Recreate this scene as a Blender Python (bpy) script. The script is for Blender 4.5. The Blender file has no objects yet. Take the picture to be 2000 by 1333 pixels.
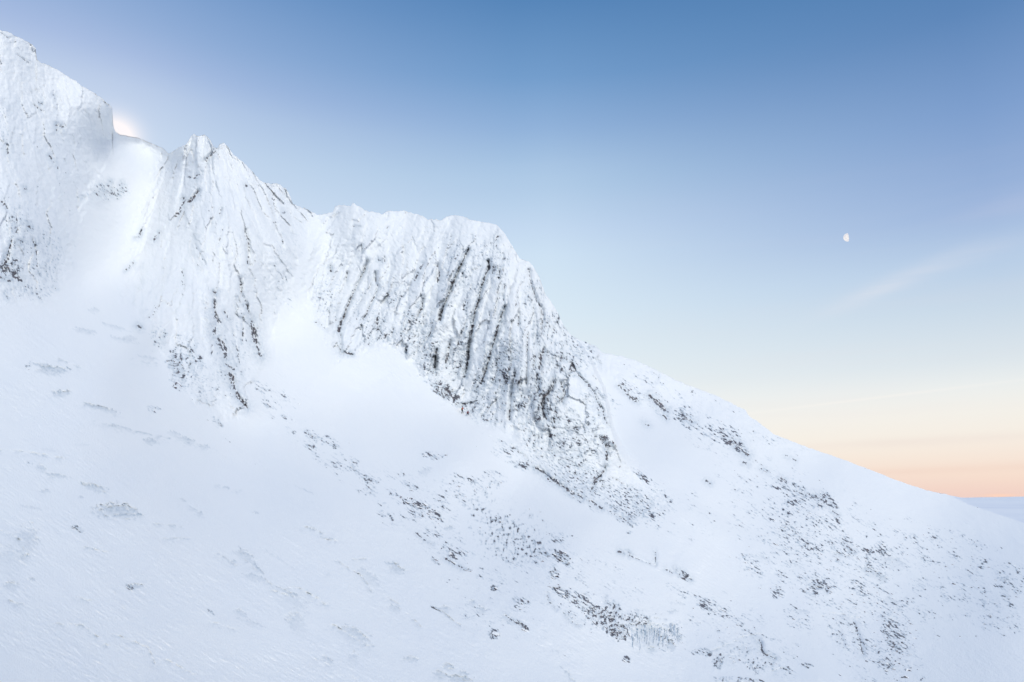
import bpy, bmesh, math, random
import numpy as np
from mathutils import Vector, Matrix

# ------------------------------------------------------------------ camera, sky, light, exposure
S = bpy.context.scene
C = S.collection
R = math.radians
FOC = 1333.3
PITCH = R(12.87)
cam_d = bpy.data.cameras.new('camera')
cam_d.lens = 24.0; cam_d.sensor_width = 36.0
cam_d.clip_start = 0.2; cam_d.clip_end = 200000
cam = bpy.data.objects.new('camera', cam_d); C.objects.link(cam)
cam.rotation_euler = (R(90) + PITCH, 0, 0)
S.camera = cam
S.view_settings.view_transform = 'Standard'
S.view_settings.look = 'None'
S.view_settings.exposure = 0.0
S.view_settings.gamma = 1.0
S.view_settings.use_curve_mapping = False
S.cycles.max_bounces = 6
S.cycles.diffuse_bounces = 4
S.cycles.use_denoising = True

def ray(px, py):
    x = (px - 1000) / FOC; v = (666.5 - py) / FOC
    return x, math.cos(PITCH) - v * math.sin(PITCH), math.sin(PITCH) + v * math.cos(PITCH)

def lin(r, g, b):
    f = lambda c: c / 12.92 if c <= .04045 else ((c + .055) / 1.055) ** 2.4
    return (f(r / 255), f(g / 255), f(b / 255), 1)

sun_glow = Vector(ray(226, 268)).normalized()

W = bpy.data.worlds.new('World'); S.world = W; W.use_nodes = True
nt = W.node_tree; nt.nodes.clear()
class N:
    def __init__(s, t): s.t = t
    def new(s, k, **kw):
        n = s.t.nodes.new(k)
        for a, b in kw.items(): setattr(n, a, b)
        return n
    def put(s, sock, v):
        if hasattr(v, 'is_output') or isinstance(v, bpy.types.NodeSocket): s.t.links.new(v, sock)
        else: sock.default_value = v
    def math(s, op, a, b=0.0, c=0.0, clamp=False):
        n = s.new('ShaderNodeMath', operation=op, use_clamp=clamp)
        s.put(n.inputs[0], a); s.put(n.inputs[1], b); s.put(n.inputs[2], c)
        return n.outputs[0]
    def vmath(s, op, a, b=(0, 0, 0)):
        n = s.new('ShaderNodeVectorMath', operation=op)
        s.put(n.inputs[0], a); s.put(n.inputs[1], b)
        return n.outputs['Value'] if op in ('DOT_PRODUCT', 'LENGTH') else n.outputs[0]
    def mix(s, f, a, b):
        n = s.new('ShaderNodeMix', data_type='RGBA'); s.put(n.inputs[0], f); s.put(n.inputs[6], a); s.put(n.inputs[7], b)
        return n.outputs[2]
    def ramp(s, f, stops, interp='LINEAR'):
        n = s.new('ShaderNodeValToRGB'); r = n.color_ramp; r.interpolation = interp
        while len(r.elements) > 2: r.elements.remove(r.elements[-1])
        for i, (p, col) in enumerate(stops):
            e = r.elements[i] if i < 2 else r.elements.new(p)
            e.position = p; e.color = col
        s.put(n.inputs[0], f); return n.outputs[0]
    def noise(s, vec, scale, detail=3, rough=.5, dist=0.0):
        n = s.new('ShaderNodeTexNoise'); s.put(n.inputs['Vector'], vec)
        n.inputs['Scale'].default_value = scale; n.inputs['Detail'].default_value = detail
        n.inputs['Roughness'].default_value = rough; n.inputs['Distortion'].default_value = dist
        return n.outputs[0]
    def sstep(s, v, a, b):
        n = s.new('ShaderNodeMapRange', interpolation_type='SMOOTHSTEP'); s.put(n.inputs[0], v)
        n.inputs[1].default_value = a; n.inputs[2].default_value = b
        return n.outputs[0]
w = N(nt)
d = w.vmath('NORMALIZE', w.new('ShaderNodeTexCoord').outputs['Generated'])
sep = w.new('ShaderNodeSeparateXYZ'); nt.links.new(d, sep.inputs[0])
elev = w.math('DIVIDE', w.math('ARCSINE', sep.outputs[2]), R(90))
def e_(deg): return deg / 90 * .8 + .1
el = w.math('MULTIPLY_ADD', elev, .8, .1)
def rmp(st): return w.ramp(el, [(e_(a), lin(*c)) for a, c in st])
gL = rmp([(-8, (212, 200, 206)), (0, (243, 212, 198)), (3, (246, 232, 216)), (6, (240, 240, 236)), (10, (228, 236, 241)), (20, (212, 227, 244)), (26, (197, 215, 238)), (29.1, (184, 203, 232)), (31.2, (165, 187, 225)), (33.2, (150, 177, 218)), (38, (118, 155, 204)), (45, (90, 134, 188)), (90, (58, 102, 160))])
gC = rmp([(-8, (212, 196, 200)), (0, (244, 214, 201)), (3, (249, 241, 228)), (6, (246, 245, 240)), (10, (232, 241, 245)), (15, (219, 235, 246)), (20, (207, 227, 245)), (22.1, (198, 219, 242)), (26.2, (175, 203, 231)), (30.2, (146, 179, 219)), (34, (116, 158, 205)), (39.4, (87, 134, 186)), (45, (72, 118, 172)), (90, (52, 94, 152))])
gR = rmp([(-8, (208, 192, 200)), (.2, (243, 211, 199)), (1.4, (248, 223, 207)), (4.1, (248, 239, 228)), (6, (245, 242, 235)), (7.6, (237, 240, 239)), (9.3, (222, 231, 237)), (12.8, (203, 219, 234)), (16.2, (184, 206, 232)), (19.6, (159, 184, 222)), (26.2, (127, 160, 207)), (32.4, (95, 136, 187)), (36.8, (80, 126, 178)), (45, (68, 112, 168)), (90, (50, 92, 150))])
hl = w.math('SQRT', w.math('ADD', w.math('MULTIPLY', sep.outputs[0], sep.outputs[0]), w.math('ADD', w.math('MULTIPLY', sep.outputs[1], sep.outputs[1]), 1e-5)))
saz = w.math('DIVIDE', sep.outputs[0], hl)
def lrp(a, b_):
    n_ = w.new('ShaderNodeMapRange'); w.put(n_.inputs[0], saz); n_.inputs[1].default_value = a; n_.inputs[2].default_value = b_; return n_.outputs[0]
grad = w.mix(lrp(.06, .6), w.mix(lrp(-.6, .0), gL, gC), gR)
nish = w.new('ShaderNodeTexSky', sky_type='NISHITA', sun_disc=False)
nish.sun_elevation = R(20); nish.sun_rotation = R(-35); nish.altitude = 1000
nish_b = w.vmath('SCALE', nish.outputs[0]); nish_b.node.inputs['Scale'].default_value = .10
base = w.mix(.025, grad, nish_b)
# wide pale brightening of the sky towards the hidden sun on the left, then the tight glow behind the ridge
dt = w.vmath('DOT_PRODUCT', d, tuple(sun_glow))
dtp = w.math('MAXIMUM', dt, 0.0)
tight = w.math('MULTIPLY', w.math('POWER', dtp, 4200.0), 1.9, clamp=True)
mid = w.math('MULTIPLY', w.math('POWER', dtp, 260.0), .20)
base = w.mix(mid, base, lin(224, 230, 247))
base = w.mix(tight, base, lin(255, 250, 252))
# thin high cloud: long streaks, a soft bank, one faint trail
mp = w.new('ShaderNodeMapping'); nt.links.new(d, mp.inputs[0]); mp.inputs['Rotation'].default_value = (0, R(7), 0)
mp.inputs['Scale'].default_value = (1.2, 1.2, 13)
st = w.noise(mp.outputs[0], 2.1, 6, .58, .35)
low = w.sstep(elev, 30 / 90, 4 / 90)
stk = w.math('MULTIPLY', w.sstep(st, .46, .74), low)
base = w.mix(w.math('MULTIPLY', stk, .09), base, lin(232, 220, 222))
def blob(px, py, pw, amt, col, rx, ang=0.0):
    c = Vector(ray(px, py)).normalized()
    t = Vector(ray(px + 40 * math.cos(ang), py - 40 * math.sin(ang))).normalized() - c; t.normalize()
    n = c.cross(t).normalized()
    a = w.math('DIVIDE', w.vmath('DOT_PRODUCT', d, tuple(t)), rx)
    a0 = c.dot(t) / rx
    b = w.math('DIVIDE', w.vmath('DOT_PRODUCT', d, tuple(n)), pw)
    q = w.math('ADD', w.math('POWER', w.math('ABSOLUTE', w.math('SUBTRACT', a, a0)), 2.0), w.math('POWER', w.math('ABSOLUTE', b), 2.0))
    g = w.math('POWER', 2.718, w.math('MULTIPLY', q, -1.0))
    g = w.math('MULTIPLY', g, w.math('GREATER_THAN', w.vmath('DOT_PRODUCT', d, tuple(c)), 0.0))
    g = w.math('MULTIPLY', g, w.math('MULTIPLY_ADD', w.sstep(st, .3, .7), .8, .4))
    return w.mix(w.math('MULTIPLY', g, amt), base, col)
base = blob(1850, 515, .011, .34, lin(220, 223, 234), .085, R(17))
base = blob(1730, 560, .010, .42, lin(226, 229, 238), .075, R(24))
base = blob(1010, 350, .028, .30, lin(178, 202, 232), .13, R(8))
base = blob(1980, 400, .014, .3, lin(190, 200, 226), .05, R(14))
base = blob(1730, 775, .0017, .35, lin(250, 246, 240), .21, R(7))
base = blob(1955, 968, .0018, .8, lin(255, 214, 190), .016, R(0))
base = blob(1800, 862, .006, .45, lin(233, 217, 211), .17, R(3))
base = blob(1900, 915, .005, .40, lin(238, 205, 190), .16, R(2))
bg = w.new('ShaderNodeBackground'); nt.links.new(base, bg.inputs[0]); bg.inputs[1].default_value = 1.0
wo = w.new('ShaderNodeOutputWorld'); nt.links.new(bg.outputs[0], wo.inputs[0])

front_fill_d = bpy.data.lights.new('front_fill', 'SUN'); front_fill_d.energy = 2.0; front_fill_d.angle = R(24); front_fill_d.color = (1, .965, .88)  # soft fill added from behind the camera for the shaded snow; not sunlight
front_fill = bpy.data.objects.new('front_fill', front_fill_d); C.objects.link(front_fill)
front_fill.rotation_euler = Vector((.42, -.58, .70)).to_track_quat('Z', 'Y').to_euler()

# ------------------------------------------------------------------ noise
rng = np.random.default_rng(7)
PERM = rng.permutation(256).astype(np.int32)
PERM = np.concatenate([PERM, PERM])
GR = np.array([(math.cos(a), math.sin(a)) for a in np.linspace(0, 2 * math.pi, 16, endpoint=False)], dtype=np.float32)
def pn(x, y, seed=0):
    x = np.asarray(x, dtype=np.float32) + np.float32(seed * 17.31); y = np.asarray(y, dtype=np.float32) + np.float32(seed * 9.77)
    xf = np.floor(x); yf = np.floor(y)
    xi = xf.astype(np.int32) & 255; yi = yf.astype(np.int32) & 255
    fx = x - xf; fy = y - yf
    u = fx * fx * fx * (fx * (fx * 6 - 15) + 10); v = fy * fy * fy * (fy * (fy * 6 - 15) + 10)
    def g(ix, iy, dx, dy):
        h = PERM[PERM[ix & 255] + (iy & 255)] & 15
        return GR[h, 0] * dx + GR[h, 1] * dy
    a = g(xi, yi, fx, fy); b = g(xi + 1, yi, fx - 1, fy)
    c = g(xi, yi + 1, fx, fy - 1); e = g(xi + 1, yi + 1, fx - 1, fy - 1)
    return 1.5 * (a + (b - a) * u + (c - a) * v + (a - b - c + e) * u * v)
def fbm(x, y, seed=0, o=4, g=.5, l=2.03):
    s = 0; a = 1.0; t = 0
    for i in range(o):
        s = s + a * pn(x, y, seed + i * 3.1); t += a; a *= g; x = x * l; y = y * l
    return s / t
def facets(x, y, seed):
    # broken blocky faces: every cell is a small plane of its own height and tilt
    xi = np.floor(x).astype(np.int32); yi = np.floor(y).astype(np.int32)
    best = np.full(x.shape, 9., np.float32); h = np.zeros(x.shape, np.float32); sec = np.full(x.shape, 9., np.float32)
    for a in (-1, 0, 1):
        for b in (-1, 0, 1):
            cx = xi + a; cy = yi + b
            k = PERM[PERM[(cx + seed * 7) & 255] + ((cy + seed * 13) & 255)]; k2 = PERM[(k + 91) & 255]; k3 = PERM[(k + 37) & 255]; k4 = PERM[(k + 153) & 255]
            dx = x - cx - k / 256.; dy_ = y - cy - k2 / 256.
            d2 = dx * dx + dy_ * dy_; m = d2 < best
            sec = np.where(m, best, np.minimum(sec, d2))
            h = np.where(m, (k3 / 128. - 1) + dx * (k4 / 128. - 1) * 1.6 + dy_ * (k2 / 128. - 1) * 1.2, h); best = np.where(m, d2, best)
    return h.astype(np.float32), np.sqrt(sec) - np.sqrt(best)
def uni(n, sig=.27):
    return .5 * (1 + np.tanh(.85 * n / sig))
def sst(a, b, x):
    t = np.clip((x - a) / (b - a), 0, 1); return t * t * (3 - 2 * t)

# ------------------------------------------------------------------ the skyline and the image-to-ground map
SKY = [(-900, -40), (-400, 10), (-100, 44), (0, 60), (22, 66), (40, 75), (62, 86), (70, 95), (69.9, 96), (72, 118), (100, 131), (130, 148), (150, 160),
 (165, 172), (185, 182), (205, 197), (219, 210), (220.5, 220), (221, 246), (226, 258), (234, 264), (245, 265), (270, 270), (300, 282), (318, 290), (330, 301),
 (345, 291), (365, 280), (374, 264), (380, 261), (385, 266), (400, 264), (409, 271), (417, 287), (424, 291), (430, 282), (438, 281), (447, 290), (455, 301),
 (480, 322), (500, 345), (515, 358), (545, 360), (558, 368), (567, 385), (571, 398), (600, 409), (620, 421), (650, 415), (655, 403), (672, 401), (685, 404),
 (689, 397), (699, 401), (712, 412), (750, 417), (757, 412), (790, 413), (820, 420), (835, 428), (860, 430), (880, 422), (900, 422), (920, 430), (950, 435),
 (970, 440), (985, 455), (1000, 480), (1015, 505), (1035, 512), (1047, 530), (1055, 545), (1065, 575), (1080, 595), (1090, 612), (1100, 635), (1116, 656),
 (1140, 668), (1165, 678), (1177, 690), (1190, 692), (1235, 702), (1290, 728), (1330, 748), (1395, 772), (1440, 793), (1456, 802), (1461, 812), (1483, 826),
 (1510, 848), (1560, 868), (1640, 896), (1700, 918), (1760, 942), (1810, 958), (1850, 966), (1890, 985), (1950, 1005), (2000, 1022), (2120, 1064), (2500, 1190), (3000, 1330)]
sx = np.array([p[0] for p in SKY], float); sy = np.array([p[1] for p in SKY], float)

FRONT = [ # px, py, distance in metres along +Y
 (0,60,150),(-100,45,148),(0,590,106),(210,230,184),(110,150,168),(100,330,150),(60,450,126),(200,480,174),(165,560,150),(250,340,207),(236,268,214),(322,298,224),(285,400,205),
 (390,265,205),(350,292,208),(440,285,207),(400,450,180),(350,600,152),(305,690,134),(480,795,148),(262,470,192),(240,540,170),(432,830,136),(400,720,144),
 (560,480,207),(520,660,191),(620,425,240),(650,520,230),(560,385,226),(520,365,215),(560,700,188),(700,770,188),(510,850,145),(600,600,213),
 (665,695,196),(700,450,228),(690,402,235),(800,415,236),(890,424,228),(965,440,224),(750,550,220),(800,650,208),(850,740,200),(905,803,194),(930,600,208),(1000,520,214),
 (1050,700,192),(1060,570,211),(1116,660,206),(1100,800,182),(1180,840,184),(1060,905,174),(1160,965,168),(1175,750,197),(1200,860,186),
 (0,1333,33),(500,1333,51),(0,1000,53),(300,1000,68),(0,750,82),(200,750,92),(600,1000,97),(800,1000,118),(900,900,152),(1000,960,156),(1090,1090,112),(1085,1150,99),
 (700,1200,71),(1160,1030,140),(400,870,116),(1000,1333,70),(1300,1270,104),(1230,1000,168),(250,640,124),(-500,1700,15),(1000,1700,36),(2500,1700,60),(-600,700,70),(-600,60,110),
 (1600,1333,112),(2000,1333,132),(1320,1000,182),(1400,1150,150),(1700,1250,155),(1500,1050,205),(2000,1150,230),(-500,2600,6),(1000,2600,9),(2700,2600,16),(1250,930,196)]
BACK = [
 (1080,640,340),(1120,655,338),(1180,690,334),(1300,740,345),(1460,802,385),(1640,896,430),(1850,966,490),(2000,1022,430),(2500,1190,330),(1200,750,312),(1300,800,322),(1230,850,262),
 (1470,895,310),(1600,1000,275),(1500,1050,215),(1800,1100,275),(2000,1150,240),(1400,1150,150),(1700,1250,155),(1230,1000,170),(1250,930,198),(1320,1000,184),(1300,900,232),
 (1100,760,300),(2000,1333,132),(1300,1270,104),(1000,1333,70),(1600,1333,112),(1000,1000,170),(2500,1700,60),(1000,1700,36),(700,1200,71),(1160,1030,142),(1450,950,262),(1600,900,400),
 (1000,2600,9),(2700,2600,16),(-500,2600,6),(-500,1700,11)]
def tps(pts):
    P = np.array(pts, float); X = P[:, :2] / 400; v = -np.log(P[:, 2]); n = len(P)
    D2 = ((X[:, None] - X[None]) ** 2).sum(-1); K = .5 * D2 * np.log(D2 + 1e-9)
    A = np.zeros((n + 3, n + 3)); A[:n, :n] = K + np.eye(n) * 1.5e-3; A[:n, n] = 1; A[:n, n + 1:] = X; A[n, :n] = 1; A[n + 1:, :n] = X.T
    c = np.linalg.solve(A, np.concatenate([v, [0, 0, 0]]))
    def f(px, py):
        x = px / 400; y = py / 400; o = c[n] + c[n + 1] * x + c[n + 2] * y
        for i in range(n):
            r = (x - X[i, 0]) ** 2 + (y - X[i, 1]) ** 2
            o = o + c[i] * .5 * r * np.log(r + 1e-9)
        return np.exp(-o)
    return f

QUAL = 1.0
cols = np.concatenate([np.linspace(-700, -24, 36), np.arange(-10, 2010, 1.56 / QUAL), np.linspace(2024, 2800, 40)])
tin = np.linspace(0, 1, int(700 * QUAL))
ybot = np.concatenate([[1375, 1400, 1435, 1480, 1540, 1610, 1700, 1820, 1960, 2130, 2350, 2600]])
skyj = np.interp(cols, sx, sy)
# skyline relief: rime teeth on the crags, almost smooth on the snow ridge
crg = np.interp(cols, [0, 215, 235, 325, 340, 1100, 1180, 1460, 1500, 1700, 2000], [1, 1, .3, .3, 1, 1, .8, .9, .7, .5, .45])
skyj = skyj + crg * (2.6 * fbm(cols / 13, cols * 0, 50, 4, .65) + 2.4 * np.abs(pn(cols / 7, cols * 0, 58)) + 1.6 * np.abs(pn(cols / 19, cols * 0, 59)) - 1.5)
top_f = np.repeat(skyj[None], len(tin), 0)
PXi = np.repeat(cols[None], len(tin), 0)
ker = np.exp(-.5 * ((cols[:, None] - cols[None]) / 26.0) ** 2); ker /= ker.sum(1, keepdims=True)
skym = ker @ skyj
PYi = skym[None] + (1350 - skym[None]) * tin[:, None]
PYi = PYi + (skyj - skym)[None] * np.exp(-(PYi - skym[None]) / 70)
PYb = np.repeat(ybot[:, None], len(cols), 1)
PX = np.concatenate([PXi, np.repeat(cols[None], len(ybot), 0)], 0).astype(np.float32)
PY = np.concatenate([PYi, PYb], 0).astype(np.float32)
print('grid', PX.shape)

def segdist(px, py, pl):
    best = np.full(px.shape, 1e9, np.float32)
    for (x0, y0), (x1, y1) in zip(pl[:-1], pl[1:]):
        dx, dy = x1 - x0, y1 - y0; L = dx * dx + dy * dy + 1e-9
        t = np.clip(((px - x0) * dx + (py - y0) * dy) / L, 0, 1)
        best = np.minimum(best, np.hypot(px - x0 - t * dx, py - y0 - t * dy))
    return best
def inside(px, py, pl):
    c = np.zeros(px.shape, bool)
    for (x0, y0), (x1, y1) in zip(pl, pl[1:] + pl[:1]):
        if y0 == y1: continue
        k = ((y0 > py) != (y1 > py)) & (px < (x1 - x0) * (py - y0) / (y1 - y0) + x0)
        c ^= k
    return c
def sdf(pl, jit=0):
    x, y = PX, PY
    if jit: x = x + jit * JX; y = y + jit * JY
    dd = segdist(x, y, pl + pl[:1])
    return np.where(inside(x, y, pl), dd, -dd)
JX = fbm(PX / 26, PY / 26, 81, 4, .6); JY = fbm(PX / 26, PY / 26, 91, 4, .6)

LEFT = [(-900, -400), (224, -400), (224, 256), (212, 300), (172, 380), (152, 440), (150, 520), (128, 558), (60, 588), (0, 597), (-900, 700)]
MID = [(333, 100), (330, 300), (303, 330), (278, 400), (264, 470), (238, 540), (244, 590), (290, 650), (318, 700), (356, 765), (432, 835), (486, 806),
       (492, 765), (518, 705), (534, 640), (560, 570), (596, 480), (612, 425), (600, 100)]
MAIN = [(606, 100), (612, 425), (602, 480), (596, 560), (622, 640), (664, 700), (702, 692), (742, 672), (770, 680), (800, 706), (836, 745), (870, 780), (908, 806), (960, 832),
        (1004, 862), (1034, 904), (1086, 944), (1150, 976), (1236, 1020), (1300, 985), (1250, 935), (1212, 880), (1194, 810), (1176, 745), (1150, 692), (1117, 652), (1100, 100)]
WALL = [(1117, 600), (1185, 735), (1240, 785), (1310, 822), (1390, 868), (1460, 898), (1500, 884), (1570, 905), (1600, 880), (1480, 800), (1300, 700)]
EDGE = [(1080, 560), (1117, 655), (1152, 700), (1178, 758), (1193, 830), (1206, 875), (1246, 932), (1320, 990), (1460, 1085), (1700, 1420), (2100, 3000)]
sL, sM, sC, sW = sdf(LEFT, 5), sdf(MID, 7), sdf(MAIN, 4), sdf(WALL, 10)
edge_poly = EDGE + [(4000, 3000), (4000, -500), (1080, -500)]
sE = sdf(edge_poly, 2)

fF, fB = tps(FRONT), tps(BACK)
YF = fF(PX.astype(float), PY.astype(float)); YB = fB(PX.astype(float), PY.astype(float))
wid = np.interp(PY, [650, 840, 900, 1000, 1100], [2.5, 4, 18, 40, 70])
bl = sst(-wid * .2, wid, sE)
Y0 = YF * (1 - bl) + YB * bl

# ------------------------------------------------------------------ traced features (image coordinates of the photograph)
def Z(ox, oy, k, pts): return [(ox + u * k, oy + v * k) for u, v in pts]
A1 = lambda p: Z(0, 0, .3, p)
A2 = lambda p: Z(0, 350, .3, p)
A3 = lambda p: Z(600, 350, .3, p)
A4 = lambda p: Z(700, 650, .3, p)
A5 = lambda p: Z(1100, 600, .45, p)
A6 = lambda p: Z(0, 700, .475, p)
A7 = lambda p: Z(600, 900, .35, p)
A8 = lambda p: Z(1200, 900, .4, p)
A9 = lambda p: Z(1350, 950, 1 / 3.48, p)
B3 = lambda p: Z(1050, 1050, .1875, p)
B5 = lambda p: Z(850, 420, .3, p)
B7 = lambda p: Z(600, 400, .27, p)

rock = np.zeros(PX.shape, np.float32)      # exposed rock, 0..1
ice = np.zeros(PX.shape, np.float32)       # blue-grey ice and thin rime
rel = np.zeros(PX.shape, np.float32)       # relief towards the viewer, in photo pixels
dens = np.zeros(PX.shape, np.float32)      # how much rock breaks through here
jag = fbm(PX / 5, PY / 5, 120, 3, .65)
jag2 = fbm(PX / 12, PY / 12, 130, 3, .6)

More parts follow.
